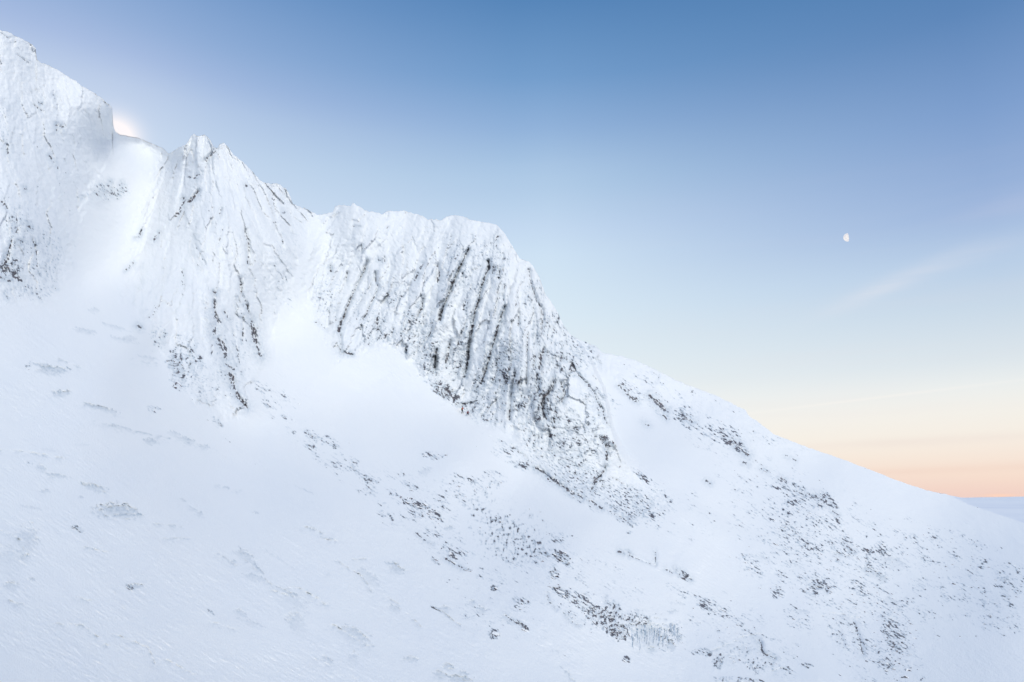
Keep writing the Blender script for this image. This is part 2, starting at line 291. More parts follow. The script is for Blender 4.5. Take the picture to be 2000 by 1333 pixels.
# cracks: points, half width, strength of the rock colour, depth in px
CRACKS = [
 (B5([(345, 300), (352, 345), (330, 385), (300, 470), (285, 550), (262, 620), (247, 700), (235, 790), (220, 860), (212, 960), (197, 1050)]), 2.0, 1.0, 9),
 (B5([(455, 600), (430, 650), (405, 740), (380, 830), (360, 900), (335, 990), (318, 1050), (300, 1095)]), 1.9, .95, 8),
 (B5([(452, 460), (440, 520), (455, 600)]), 1.1, .5, 4),
 (B5([(215, 225), (185, 290), (160, 345), (120, 430), (90, 510), (60, 590), (40, 640), (30, 690)]), 1.4, .85, 7),
 (B5([(385, 345), (375, 380)]), 2.2, .8, 4), (B5([(423, 365), (412, 420)]), 1.6, .7, 4),
 (B5([(240, 130), (238, 160)]), 1.2, .5, 3), (B5([(410, 145), (393, 165)]), 3.2, .7, 3), (B5([(398, 200), (395, 215)]), 1.8, .5, 2),
 (B5([(180, 380), (172, 430)]), 1.0, .5, 3), (B5([(355, 640), (352, 740)]), 1.2, .6, 4), (B5([(195, 570), (185, 615)]), 2, .35, 3),
 (B5([(545, 640), (542, 720)]), 1.2, .55, 4), (B5([(530, 540), (523, 590)]), 1.1, .45, 3), (B5([(640, 600), (643, 640)]), 2, .3, 3),
 (B5([(603, 770), (597, 860), (600, 960), (592, 1100)]), 1.2, .35, 7), (B5([(520, 1030), (500, 1130), (487, 1230), (483, 1333)]), 2.0, .55, 8),
 (B5([(705, 875), (690, 930), (680, 1000)]), 3.2, .7, 6), (B5([(665, 1040), (655, 1110)]), 1.4, .9, 5), (B5([(680, 1070), (672, 1145)]), 2.2, 1, 6),
 (B5([(775, 1085), (745, 1150), (712, 1180), (700, 1240), (705, 1290), (725, 1333)]), 2.8, .8, 7),
 (B5([(820, 1090), (845, 1160), (822, 1220)]), 3.0, .6, 6), (B5([(615, 950), (650, 920), (640, 980)]), 2.2, .5, 2),
 (B5([(0, 890), (2, 1000)]), 2.0, .7, 6), (B5([(100, 830), (85, 890), (70, 960)]), 2.2, .55, 5), (B5([(30, 560), (25, 700)]), 3, .45, 4),
 (B5([(610, 360), (620, 440), (660, 560), (700, 620), (705, 700)]), 2.4, .28, 6), (B5([(690, 640), (692, 760)]), 1.2, .25, 5),
 (B5([(830, 900), (832, 940)]), 1.4, .6, 3), (B5([(895, 970), (910, 1005)]), 2, .75, 3), (B5([(800, 930), (805, 1000)]), 1.6, .3, 4),
 (A4([(1385, 200), (1410, 250), (1480, 320), (1530, 380), (1560, 460), (1590, 500), (1602, 560)]), 1.5, .7, 5),
 (A4([(1600, 560), (1630, 610)]), .8, .6, 3),
 (A4([(1610, 735), (1615, 780), (1618, 830)]), 2.3, .85, 5), (A4([(1610, 865), (1600, 900), (1570, 935), (1540, 965), (1525, 1005), (1518, 1030)]), 2.2, 1, 6),
 (A4([(1150, 880), (1200, 905), (1255, 950), (1300, 975), (1345, 1010), (1400, 1045), (1460, 1075)]), 2.6, 1, 7),
 (A4([(1500, 1090), (1540, 1115), (1590, 1148)]), 1.6, .8, 4), (A4([(1000, 740), (1060, 790), (1130, 850)]), 1.2, .45, 3),
 (A4([(1620, 1160), (1700, 1200), (1760, 1240)]), 1.2, .35, 3),
 (A4([(510, 110), (500, 190), (490, 265)]), 2.2, .75, 5), (A4([(725, 0), (715, 120), (700, 260)]), 1.2, .8, 4),
 (A4([(1640, 940), (1700, 970), (1760, 1010)]), 1, .3, 3),
 # left part of the main crag
 (B7([(437, 405), (415, 470), (375, 550), (340, 620), (310, 690), (275, 780), (240, 870), (225, 920)]), 1.5, .6, 7),
 (B7([(275, 790), (262, 820)]), 2, .9, 2), (B7([(245, 850), (228, 915)]), 2.6, .95, 3),
 (B7([(240, 940), (245, 1000), (243, 1080)]), 1.3, .7, 6), (B7([(290, 490), (280, 560)]), 1, .35, 4), (B7([(215, 735), (205, 800), (207, 850)]), 1.2, .5, 4),
 (B7([(495, 490), (497, 560), (515, 590), (490, 660), (450, 740), (430, 790), (402, 830)]), 1.3, .6, 6), (B7([(495, 500), (495, 550)]), 2.4, .6, 3),
 (B7([(398, 290), (395, 350)]), 1, .45, 3), (B7([(580, 50), (576, 100)]), 1.2, .3, 3), (B7([(580, 165), (570, 210)]), 1, .4, 2),
 (B7([(165, 440), (172, 485)]), 2.0, .8, 3), (B7([(515, 400), (530, 406)]), 1.8, .9, 2), (B7([(560, 380), (560, 415)]), 1, .5, 2),
 (B7([(835, 430), (820, 465)]), 1.4, .7, 3), (B7([(800, 500), (780, 550)]), 2, .6, 3), (B7([(840, 660), (830, 740), (800, 810)]), 1.6, .55, 5),
 (B7([(940, 440), (955, 490), (945, 560)]), 2.8, .35, 6), (B7([(1110, 430), (1060, 560), (1000, 700), (970, 780), (965, 820)]), 1.5, .8, 5),
 (B7([(507, 820), (505, 900)]), 2.2, .85, 3), (B7([(520, 890), (540, 940)]), 1.2, .6, 2), (B7([(720, 1030), (716, 1075)]), 1.6, .8, 3),
 (B7([(895, 920), (875, 960), (855, 985)]), 2.8, .85, 3), (B7([(930, 1110), (922, 1180)]), 2.4, .9, 5), (B7([(1035, 985), (1015, 1060)]), 2, .6, 4),
 (B7([(265, 1065), (325, 1085)]), 1.6, 1, 3), (B7([(430, 1000), (455, 1020)]), 1.2, .6, 2), (B7([(60, 850), (100, 870), (130, 900)]), 1.0, .45, 2),
 (B7([(330, 160), (380, 160)]), .9, .5, 2), (B7([(890, 1100), (920, 1098)]), 2.2, .8, 3), (B7([(620, 900), (610, 960)]), 1.4, .4, 3),
 (B7([(240, 440), (295, 437)]), .6, .35, 1), (B7([(1040, 225), (1025, 300)]), .8, .35, 2),
 # middle buttress
 (A2([(1395, 790), (1398, 860), (1420, 930)]), 1.8, .75, 5), (A2([(1400, 900), (1430, 935)]), 3.2, .7, 3),
 (A2([(1405, 960), (1400, 1010), (1440, 1075), (1470, 1120), (1470, 1165)]), 5.0, .8, 8), (A2([(1470, 1205), (1515, 1235)]), 4, .8, 5),
 (A2([(1490, 1260), (1510, 1333)]), 4.5, .7, 6), (A6([(955, 75), (962, 120), (985, 165), (1015, 203)]), 3.4, .85, 6),
 (A2([(1460, 860), (1495, 920)]), 1.6, .6, 4), (A2([(1565, 650), (1570, 740), (1610, 820)]), 1.8, .35, 6),
 (A2([(1608, 820), (1625, 890)]), 1.6, .9, 4), (A2([(1640, 920), (1650, 1000), (1670, 1080), (1700, 1150)]), 4.2, .85, 7),
 (A2([(1600, 340), (1615, 400), (1620, 560)]), 3, .28, 7), (A2([(1585, 890), (1580, 1050)]), 1.2, .5, 4), (A2([(1520, 1000), (1560, 1200)]), 1.4, .4, 5),
 (A1([(1405, 962), (1385, 1000), (1340, 1050)]), 3, .5, 6), (A1([(1290, 1145), (1265, 1160)]), 3, .6, 3), (A1([(1240, 1155), (1225, 1160)]), 2, .4, 2),
 (A1([(1290, 1245), (1265, 1290), (1235, 1312)]), 2.6, .8, 5), (A2([(1290, 80), (1230, 150)]), 2.2, .8, 4), (A2([(1200, 130), (1170, 210), (1150, 240)]), 3.4, .42, 4),
 (A2([(920, 335), (905, 380), (880, 385)]), 1.4, .7, 4), (A2([(1040, 345), (1000, 405)]), 1.8, .6, 5), (A2([(870, 545), (815, 600)]), 1.4, .55, 3),
 (A2([(1440, 190), (1425, 240)]), 1.4, .35, 3), (A2([(1450, 320), (1420, 430)]), 1, .3, 2), (A2([(1270, 430), (1340, 560)]), 1.2, .35, 3),
 (A2([(1390, 736), (1410, 740)]), 2.2, 1, 2), (A2([(900, 955), (915, 968)]), 2.2, .9, 2), (A2([(1380, 1060), (1380, 1140)]), 1.2, .5, 3),
 (A2([(1840, 215), (1850, 220)]), 2, .5, 2), (A1([(1600, 1205), (1605, 1215)]), 2, .5, 2), (A1([(1860, 1200), (1865, 1280)]), 1.5, .2, 4),
 (A2([(1770, 60), (1790, 200), (1800, 340)]), 3, .12, 6), (A2([(1050, 800), (1000, 870), (980, 900)]), 3, .1, 4), (A2([(1190, 600), (1195, 690)]), 2, .25, 3),
 # left wall
 (A2([(50, 500), (30, 550), (20, 580)]), 4.5, .75, 5), (A2([(20, 600), (60, 605), (150, 670)]), 4.2, .62, 5), (A2([(0, 640), (50, 660), (80, 670)]), 1.8, .8, 3),
 (A2([(115, 320), (110, 345)]), 3.5, .55, 4), (A2([(75, 400), (55, 480)]), 1.4, .6, 4), (A2([(185, 298), (198, 312)]), 2, 1, 2), (A2([(125, 395), (145, 412)]), 1.8, .8, 2),
 (A2([(210, 385), (235, 470), (245, 570)]), 1.2, .5, 4), (A2([(20, 155), (50, 190)]), 3, .5, 3), (A2([(235, 740), (275, 790)]), 1.2, .5, 3), (A2([(30, 740), (50, 775)]), 1.4, .8, 2),
 (A1([(365, 815), (410, 830)]), 2.8, .75, 4), (A1([(370, 840), (365, 850)]), 2, .5, 2), (A1([(258, 670), (270, 680)]), 1.5, 1, 2), (A1([(350, 622), (362, 626)]), 1.4, .9, 2),
 (A1([(45, 940), (55, 1000)]), 3.0, .65, 3), (A1([(320, 1020), (355, 1055)]), 1.6, .65, 2), (A1([(25, 650), (40, 680)]), 1.8, .45, 2), (A1([(68, 690), (70, 720)]), 1.6, .5, 2),
 (A1([(680, 1262), (710, 1268), (740, 1262)]), 2.4, .65, 3), (A1([(625, 1270), (650, 1282)]), 4, .45, 2), (A1([(795, 1195), (802, 1200)]), 1.8, .9, 2), (A1([(713, 1182), (722, 1185)]), 1.6, .8, 1),
 (A1([(215, 680), (280, 730)]), .9, .5, 3), (A1([(165, 1225), (172, 1235)]), 1.8, .8, 2), (A1([(375, 1085), (380, 1100)]), 1.8, .4, 2), (A1([(245, 600), (290, 640)]), 1.2, .3, 2),
 (A1([(110, 355), (150, 385), (180, 410)]), 1, .25, 3), (A1([(0, 220), (60, 250)]), .7, .3, 2), (A1([(530, 1283), (535, 1286)]), 1.4, .9, 1), (A2([(350, 700), (375, 720)]), 1, .5, 2),
 # back wall
 (A5([(375, 385), (405, 415), (445, 450)]), 3.2, .9, 4), (A5([(425, 462), (450, 485)]), 2.0, .6, 2), (A5([(740, 580), (765, 610), (800, 645)]), 3.6, .8, 3),
 (A5([(240, 340), (300, 400), (325, 412)]), 2, .6, 3), (A5([(345, 500), (370, 515)]), 2, .5, 1), (A5([(530, 485), (565, 500)]), 2.4, .7, 2), (A5([(418, 296), (404, 328)]), .5, .5, 1),
 (A5([(780, 675), (805, 685)]), 1.6, .7, 1), (A5([(860, 700), (885, 718)]), 2, .5, 1), (A5([(940, 745), (965, 758)]), 2.2, .6, 1), (A5([(620, 755), (640, 768)]), 1.6, .7, 1), (A5([(965, 645), (1010, 668)]), 1.6, .35, 1),
 (A5([(1090, 815), (1150, 860)]), 2.6, .4, 2),
 # foreground crags
 (A7([(1105, 865), (1150, 895), (1185, 915)]), 1.2, .8, 2), (A7([(770, 543), (820, 575), (862, 600)]), 1.6, .8, 3), (A7([(610, 405), (650, 440), (700, 468)]), 1.1, .6, 3),
 (A7([(1340, 740), (1350, 790), (1390, 830)]), 1.0, .5, 3), (A7([(1430, 850), (1460, 890), (1515, 922)]), 1.2, .6, 3),
 (B3([(1225, 150), (1228, 290)]), .9, .55, 3), (B3([(850, 150), (890, 165)]), 1.5, .9, 2), (B3([(945, 148), (960, 185)]), 1.6, .9, 2), (B3([(960, 195), (1150, 265), (1230, 295)]), .7, .45, 3),
 (B3([(1430, 320), (1480, 390)]), 1.3, .8, 3), (B3([(1500, 350), (1555, 415), (1600, 440)]), 1.5, .9, 3), (B3([(1330, 325), (1400, 375)]), 1.2, .5, 2),
 (B3([(715, 600), (712, 680), (755, 705)]), .8, .7, 2), (B3([(860, 915), (1110, 908)]), .7, .8, 4), (B3([(800, 700), (795, 860)]), 1.4, .6, 3),
 (A9([(460, 1045), (478, 1075), (480, 1120), (510, 1145), (570, 1170)]), 1.7, .95, 5), (A9([(820, 655), (855, 688), (905, 685), (925, 715)]), 1.4, .95, 4),
 (A9([(1030, 375), (1060, 410), (1110, 452)]), 1.2, .9, 3), (A9([(1100, 915), (1120, 970), (1150, 1050), (1170, 1140)]), 2.2, .5, 4), (A9([(1015, 1000), (1040, 1085)]), 1.0, .6, 3),
 (A9([(960, 170), (1000, 195)]), 1.2, .8, 2), (A9([(890, 60), (940, 130)]), 2.4, .5, 2), (A9([(720, 35), (775, 68)]), 1.1, .75, 2),
]
for pl, hw, stg, dep in CRACKS:
    xs = [p[0] for p in pl]; ys = [p[1] for p in pl]; m = 26
    k = np.nonzero((PX > min(xs) - m) & (PX < max(xs) + m) & (PY > min(ys) - m) & (PY < max(ys) + m))
    if not len(k[0]): continue
    x = PX[k]; y = PY[k]; j = jag[k]
    dd = segdist(x + 2.2 * j, y + 2.0 * jag2[k], pl)
    near = hw * (1 + .9 * j + .5 * jag2[k]) * (.35 + 1.15 * uni(pn(x / 17, y / 26, 137)))
    m1 = sst(1.15, .75, dd / np.maximum(near * .86, .35))
    stip = uni(pn(x / 3.2, y / 4.5, 140))
    m1 = m1 * np.clip(stg * .85 + (stip - .5) * 1.2, 0, .95)
    rock[k] = np.maximum(rock[k], m1)
    rel[k] -= 1.3 * dep * np.exp(-(dd / (hw * 1.1 + 1.2)) ** 2)
    # the wall beside a crack bulges
    rel[k] += dep * .6 * np.exp(-((dd - hw * 2.6 - 4) / (hw * 2 + 4)) ** 2)
    ice[k] = np.maximum(ice[k], .62 * stg * np.exp(-(dd / (hw * 3.0 + 2.5)) ** 2) * (.5 + .7 * stip))

# patches where rock shows through: cx, cy, rx, ry, angle (down to the right, degrees), density
PATCH = [
 (1620, 1090, 270, 120, 38, .15), (1860, 1120, 170, 95, 25, .13), (1700, 1260, 130, 75, 40, .15), (1330, 1000, 90, 70, 30, .09), (1150, 1120, 300, 60, 35, .10), (900, 1050, 260, 75, 32, .11), (700, 930, 220, 30, 36, .13), (1000, 1200, 200, 50, 32, .08), (1450, 1240, 160, 70, 30, .11), (480, 900, 200, 30, 36, .05), (1400, 860, 160, 40, 38, .10),
 (875, 770, 48, 14, 36, .62), (930, 800, 60, 22, 30, .34), (845, 700, 40, 40, 0, .34), (960, 735, 60, 60, 0, .30), (1010, 760, 60, 60, 0, .33), (815, 640, 36, 50, 0, .34),
 (770, 560, 34, 44, 0, .24), (895, 560, 30, 90, 0, .22), (720, 620, 40, 60, 0, .2), (745, 660, 40, 18, 0, .3), (1090, 860, 95, 60, 20, .32), (1130, 930, 70, 34, 30, .36), (1110, 700, 40, 60, 55, .34),
 (1075, 640, 30, 60, 60, .3), (1040, 575, 30, 40, 60, .2), (1010, 660, 60, 80, 0, .16), (1065, 785, 34, 34, 0, .45), (985, 700, 26, 40, 0, .38), (1000, 735, 30, 26, 0, .45), (1180, 857, 11, 7, 25, .95), (1190, 866, 14, 6, 40, .7),
 (1240, 985, 66, 30, 30, .36), (1150, 800, 40, 70, 60, .2), (640, 580, 34, 44, 0, .16), (900, 690, 34, 60, 0, .3), (1215, 1005, 40, 14, 30, .5), (1262, 935, 34, 8, 38, .45), (1290, 965, 30, 8, 36, .4),
 (960, 505, 50, 30, 40, .2), (968, 528, 8, 12, 0, .6), (1110, 905, 100, 26, 34, .3), (700, 500, 90, 40, 0, .07), (850, 500, 60, 60, 0, .07), (985, 560, 60, 90, 0, .13), (1060, 985, 30, 10, 33, .0),
 (345, 718, 20, 42, -10, .5), (372, 700, 26, 50, -20, .34), (400, 760, 40, 40, 0, .16), (450, 700, 40, 80, 0, .14), (310, 660, 20, 30, 0, .2), (300, 560, 60, 60, 0, .06), (380, 400, 80, 90, 0, .07), (500, 520, 60, 90, 0, .07),
 (560, 520, 40, 100, 0, .10), (425, 826, 16, 8, 40, .4), (475, 640, 40, 60, 0, .12),
 (60, 300, 130, 190, 0, .075), (25, 527, 20, 22, 20, .6), (35, 450, 30, 50, 0, .25), (85, 500, 40, 70, 0, .16), (60, 570, 50, 16, 0, .2), (0, 250, 30, 60, 0, .12), (210, 372, 40, 20, 0, .3), (150, 330, 40, 60, 0, .06),
 (1238, 766, 32, 12, 40, .42), (1285, 795, 34, 12, 42, .4), (1345, 825, 40, 13, 36, .40), (1425, 852, 46, 16, 40, .52), (1450, 880, 20, 10, 40, .6), (1505, 865, 40, 10, 36, .16), (1390, 840, 60, 22, 34, .25), (1300, 770, 90, 22, 36, .14),
 (1560, 962, 80, 15, 34, .40), (1590, 1010, 110, 36, 35, .26), (1565, 1055, 60, 34, 40, .34), (1640, 1060, 70, 26, 40, .34), (1700, 1095, 44, 26, 45, .36), (1725, 1072, 20, 16, 40, .45), (1620, 978, 26, 10, 40, .6),
 (1470, 1105, 34, 20, 35, .3), (1590, 1140, 44, 16, 25, .44), (1585, 1156, 26, 6, 10, .5), (1700, 1150, 60, 40, 45, .22), (1740, 1190, 40, 40, 40, .2), (1630, 1190, 40, 20, 30, .16), (1560, 1210, 40, 24, 40, .22), (1520, 1155, 18, 14, 45, .4),
 (1745, 1240, 36, 30, 45, .5), (1720, 1280, 24, 26, 60, .3), (1735, 1296, 16, 16, 40, .65), (1660, 1240, 40, 26, 40, .24), (1850, 1090, 120, 34, 18, .13), (1900, 1120, 120, 60, 25, .12), (1960, 1180, 70, 70, 0, .16), (1975, 1130, 40, 30, 20, .26),
 (1780, 1060, 70, 24, 25, .16), (1850, 1230, 80, 60, 20, .05), (1330, 1120, 22, 10, 40, .35), (1330, 1155, 34, 14, 30, .22), (1390, 1190, 40, 16, 30, .38), (1360, 1215, 26, 10, 30, .2), (1440, 1215, 18, 6, 35, .5),
 (1372, 1275, 24, 9, 0, .55), (1402, 1292, 12, 16, 0, .7), (1452, 1272, 20, 9, 20, .35), (1478, 1303, 22, 12, 25, .5), (1445, 1330, 50, 8, 5, .4), (1500, 1290, 30, 20, 30, .28), (1535, 1310, 14, 16, 30, .3), (1575, 1300, 14, 5, 5, .6),
 (822, 992, 50, 10, 25, .55), (825, 1000, 46, 14, 25, .5), (860, 980, 18, 14, 25, .5), (755, 1006, 24, 7, 20, .5), (790, 945, 40, 7, 22, .35), (845, 890, 26, 8, 10, .32), (700, 925, 46, 7, 30, .35), (860, 1055, 40, 16, 20, .26),
 (882, 1082, 14, 8, 45, .8), (912, 1113, 10, 4, 10, .9), (900, 1078, 14, 8, 30, .4), (920, 960, 60, 34, 20, .24), (960, 940, 30, 20, 0, .3), (1000, 1060, 56, 46, 20, .36), (975, 1025, 26, 22, 30, .45), (1050, 1075, 26, 26, 0, .5), (950, 1010, 40, 20, 30, .25), (1080, 1050, 20, 10, 30, .2),
 (1098, 1090, 26, 12, 32, .8), (1083, 1120, 13, 13, 0, .7), (1100, 1160, 24, 9, 32, .85), (1140, 1180, 40, 17, 36, .62), (1175, 1205, 40, 22, 36, .66), (1205, 1232, 28, 20, 34, .72), (1195, 1195, 24, 20, 30, .55), (1232, 1208, 34, 11, 5, .62), (1260, 1212, 14, 9, 0, .6),
 (1110, 1195, 50, 10, 36, .32), (1320, 1240, 18, 22, 0, .3), (1300, 1250, 20, 26, 0, .25), (965, 1238, 12, 10, 0, .8), (1020, 1222, 16, 5, 35, .6), (942, 1205, 60, 26, 20, .14), (965, 1150, 8, 7, 0, .9), (850, 1095, 14, 5, 35, .7), (1015, 1180, 20, 16, 30, .3),
 (520, 788, 14, 7, 35, .6), (555, 815, 8, 4, 30, .8), (575, 845, 5, 4, 0, .9), (610, 855, 18, 10, 40, .6), (640, 862, 30, 12, 30, .25), (612, 872, 16, 6, 40, .4), (655, 910, 14, 5, 40, .5), (686, 916, 8, 10, 40, .5), (535, 770, 60, 20, 30, .15),
 (152, 1033, 14, 5, 25, .75), (255, 1147, 10, 4, 25, .95), (303, 800, 16, 8, 0, .35), (56, 712, 8, 6, 0, .5), (412, 1196, 9, 3, 45, .7), (500, 1001, 7, 2.5, 20, .8), (853, 1190, 12, 3, 30, .8), (60, 905, 14, 3, 0, .3),
 (1120, 970, 60, 8, 32, .25), (1230, 1040, 8, 4, 0, .3), (985, 880, 30, 20, 30, .22), (1010, 900, 36, 14, 34, .25), (1225, 1287, 10, 6, 30, .8), (1765, 1245, 5, 4, 0, .0), (980, 1010, 8, 4, 0, .3),
]
for cx, cy, rx, ry, an, dn in PATCH:
    m = max(rx, ry) * 1.7 + 6
    k = np.nonzero((abs(PX - cx) < m) & (abs(PY - cy) < m))
    if not len(k[0]): continue
    a = R(an); x = PX[k] - cx; y = PY[k] - cy
    u = (x * math.cos(a) + y * math.sin(a)) / rx; v = (-x * math.sin(a) + y * math.cos(a)) / ry
    r = np.sqrt(u * u + v * v) + .35 * jag2[k]
    dens[k] = np.maximum(dens[k], dn * sst(1.35, .55, r))

cl = np.clip(sst(-7, 15, 12 * JX + 7 * jag2 + 2 + np.maximum(np.maximum(sL, sM), sC)), 0, 1)          # on a crag
wl = sst(-4, 14, sW)
# the way the columns of each crag run: q stays constant along a column
sl = np.interp(PX, [560, 680, 800, 900, 1000, 1080, 1140, 1200], [-.30, -.36, -.32, -.24, -.17, -.06, .12, .25])
qC = PX - sl * np.clip(PY - 620, -230, 200) + 5 * fbm(PX / 70, PY / 90, 3, 3)
rM = np.maximum(PY - 150, 60); qM = (PX - 405 - 0.08 * (PY - 265)) / rM * 380 + 6 * fbm(PX / 60, PY / 60, 6, 3)
qL = PX - .12 * (PY - 300) + 8 * fbm(PX / 80, PY / 80, 9, 3)
wC = sst(-4, 6, sC); wM = sst(-4, 6, sM); wLf = sst(-4, 6, sL)
q = np.where(sC > np.maximum(sM, sL), qC, np.where(sM > sL, qM, qL))
# slope direction: strata dip down to the right
ca, sa = math.cos(R(33)), math.sin(R(33))
al = PX * ca + PY * sa; ac = -PX * sa + PY * ca

# -- where the rock shows: short dashes that follow the columns on the crags and the strata on the slopes
PYw = PY + 3 * jag2
dn_c = .5 * pn(q / 3.6, PYw / 15, 201) + .46 * pn(PX / 8, (PYw - .30 * PX) / 3.0, 205) + .40 * pn(PX / 2.8, PY / 3.0, 209) + .20 * pn(PX / 24, PY / 24, 211)
dn_s = .34 * pn(al / 22, ac / 6, 219) + .52 * pn(al / 11, ac / 3.3, 221) + .40 * pn(al / 5.5, ac / 2.4, 225) + .26 * pn(PX / 2.8, PY / 3.0, 229) + .34 * pn(al / 34, ac / 20, 231)
vert = np.clip(sst(1.3, .6, np.hypot((PX - 1240) / 110, (PY - 1225) / 50)) + sst(1.2, .7, np.hypot((PX - 990) / 90, (PY - 1020) / 90)) + sst(1.3, .7, np.hypot((PX - 1440) / 60, (PY - 1295) / 36)), 0, 1)
dn_v = .55 * pn(PX / 4.6 + PY / 40, PY / 12, 241) + .5 * pn(PX / 8, PY / 6, 245) + .35 * pn(PX / 3.2, PY / 3.4, 249)
dn_s = dn_s * (1 - vert) + dn_v * vert
low = sst(830, 880, PY - .32 * (PX - 1000) + 20 * JX) * sst(980, 1030, PX) * cl
ang_low = .62 * pn(al / 9, ac / 2.8, 271) + .5 * pn(al / 5, ac / 2.2, 273) + .35 * pn(PX / 2.8, PY / 4.5, 275)
dn_c = dn_c * (1 - low) + ang_low * low
un = uni(dn_c * cl + dn_s * (1 - cl), .37)
clump = uni(fbm(al / 36 + .4 * JX, ac / 17, 233, 3, .55))
dens = np.where(cl > .5, dens, np.where(dens < .5, dens * np.clip(.45 + 1.1 * clump, 0, 1.4), dens))
dens = np.where(dens < .6, dens * np.where(cl > .5, .78, .62), dens * (.66 + (dens - .6) * .6))
for cx, cy, rx, ry, an in [(839, 565, 15, 58, 95), (680, 655, 20, 46, 102), (884, 640, 13, 84, 108), (938, 650, 10, 84, 100), (1007, 570, 14, 90, 93), (760, 500, 70, 50, 0), (915, 740, 9, 46, 100), (995, 800, 8, 40, 92), (1030, 700, 9, 70, 92), (720, 590, 12, 40, 105), (1136, 800, 10, 30, 65), (500, 590, 14, 60, 90)]:
    a = R(an - 90); x = PX - cx + 6 * jag2; y = PY - cy
    dens *= 1 - .85 * sst(1.25, .7, np.hypot((x * math.cos(a) + y * math.sin(a)) / rx, (-x * math.sin(a) + y * math.cos(a)) / ry))
dens = np.maximum(dens, .035 * wC * sst(420, 520, PY)); dens = np.maximum(dens, .012 * np.maximum(wM, wLf))
dens = np.maximum(dens, wl * .05)
pm = sst(1 - dens * 1.02 - .075, 1 - dens * 1.02 + .07, un) * sst(0.0, .05, dens)
pm = pm * np.clip(np.where(cl > .5, .22, .34) + .9 * uni(fbm(PX / 14, PY / 14, 262, 4, .7)), 0, 1)
rock = np.maximum(rock, pm * np.clip(.62 + .5 * uni(pn(PX / 2.6, PY / 2.8, 260)), 0, 1))
grey = sst(1 - dens * 1.8 - .2, 1 - dens * .9, un) * sst(.02, .12, dens)
ice = np.maximum(ice, grey * .62)
# thin rime over stone: grey streaks and blotches that follow the columns
thin = uni(.6 * pn(q / 7, PY / 30, 265) + .5 * fbm(PX / 18, PY / 24, 266, 4, .65))
ice = np.maximum(ice, cl * .55 * sst(.62, .95, thin) * (.14 * wC + .2 * wM + .18 * wLf + 1.6 * dens))

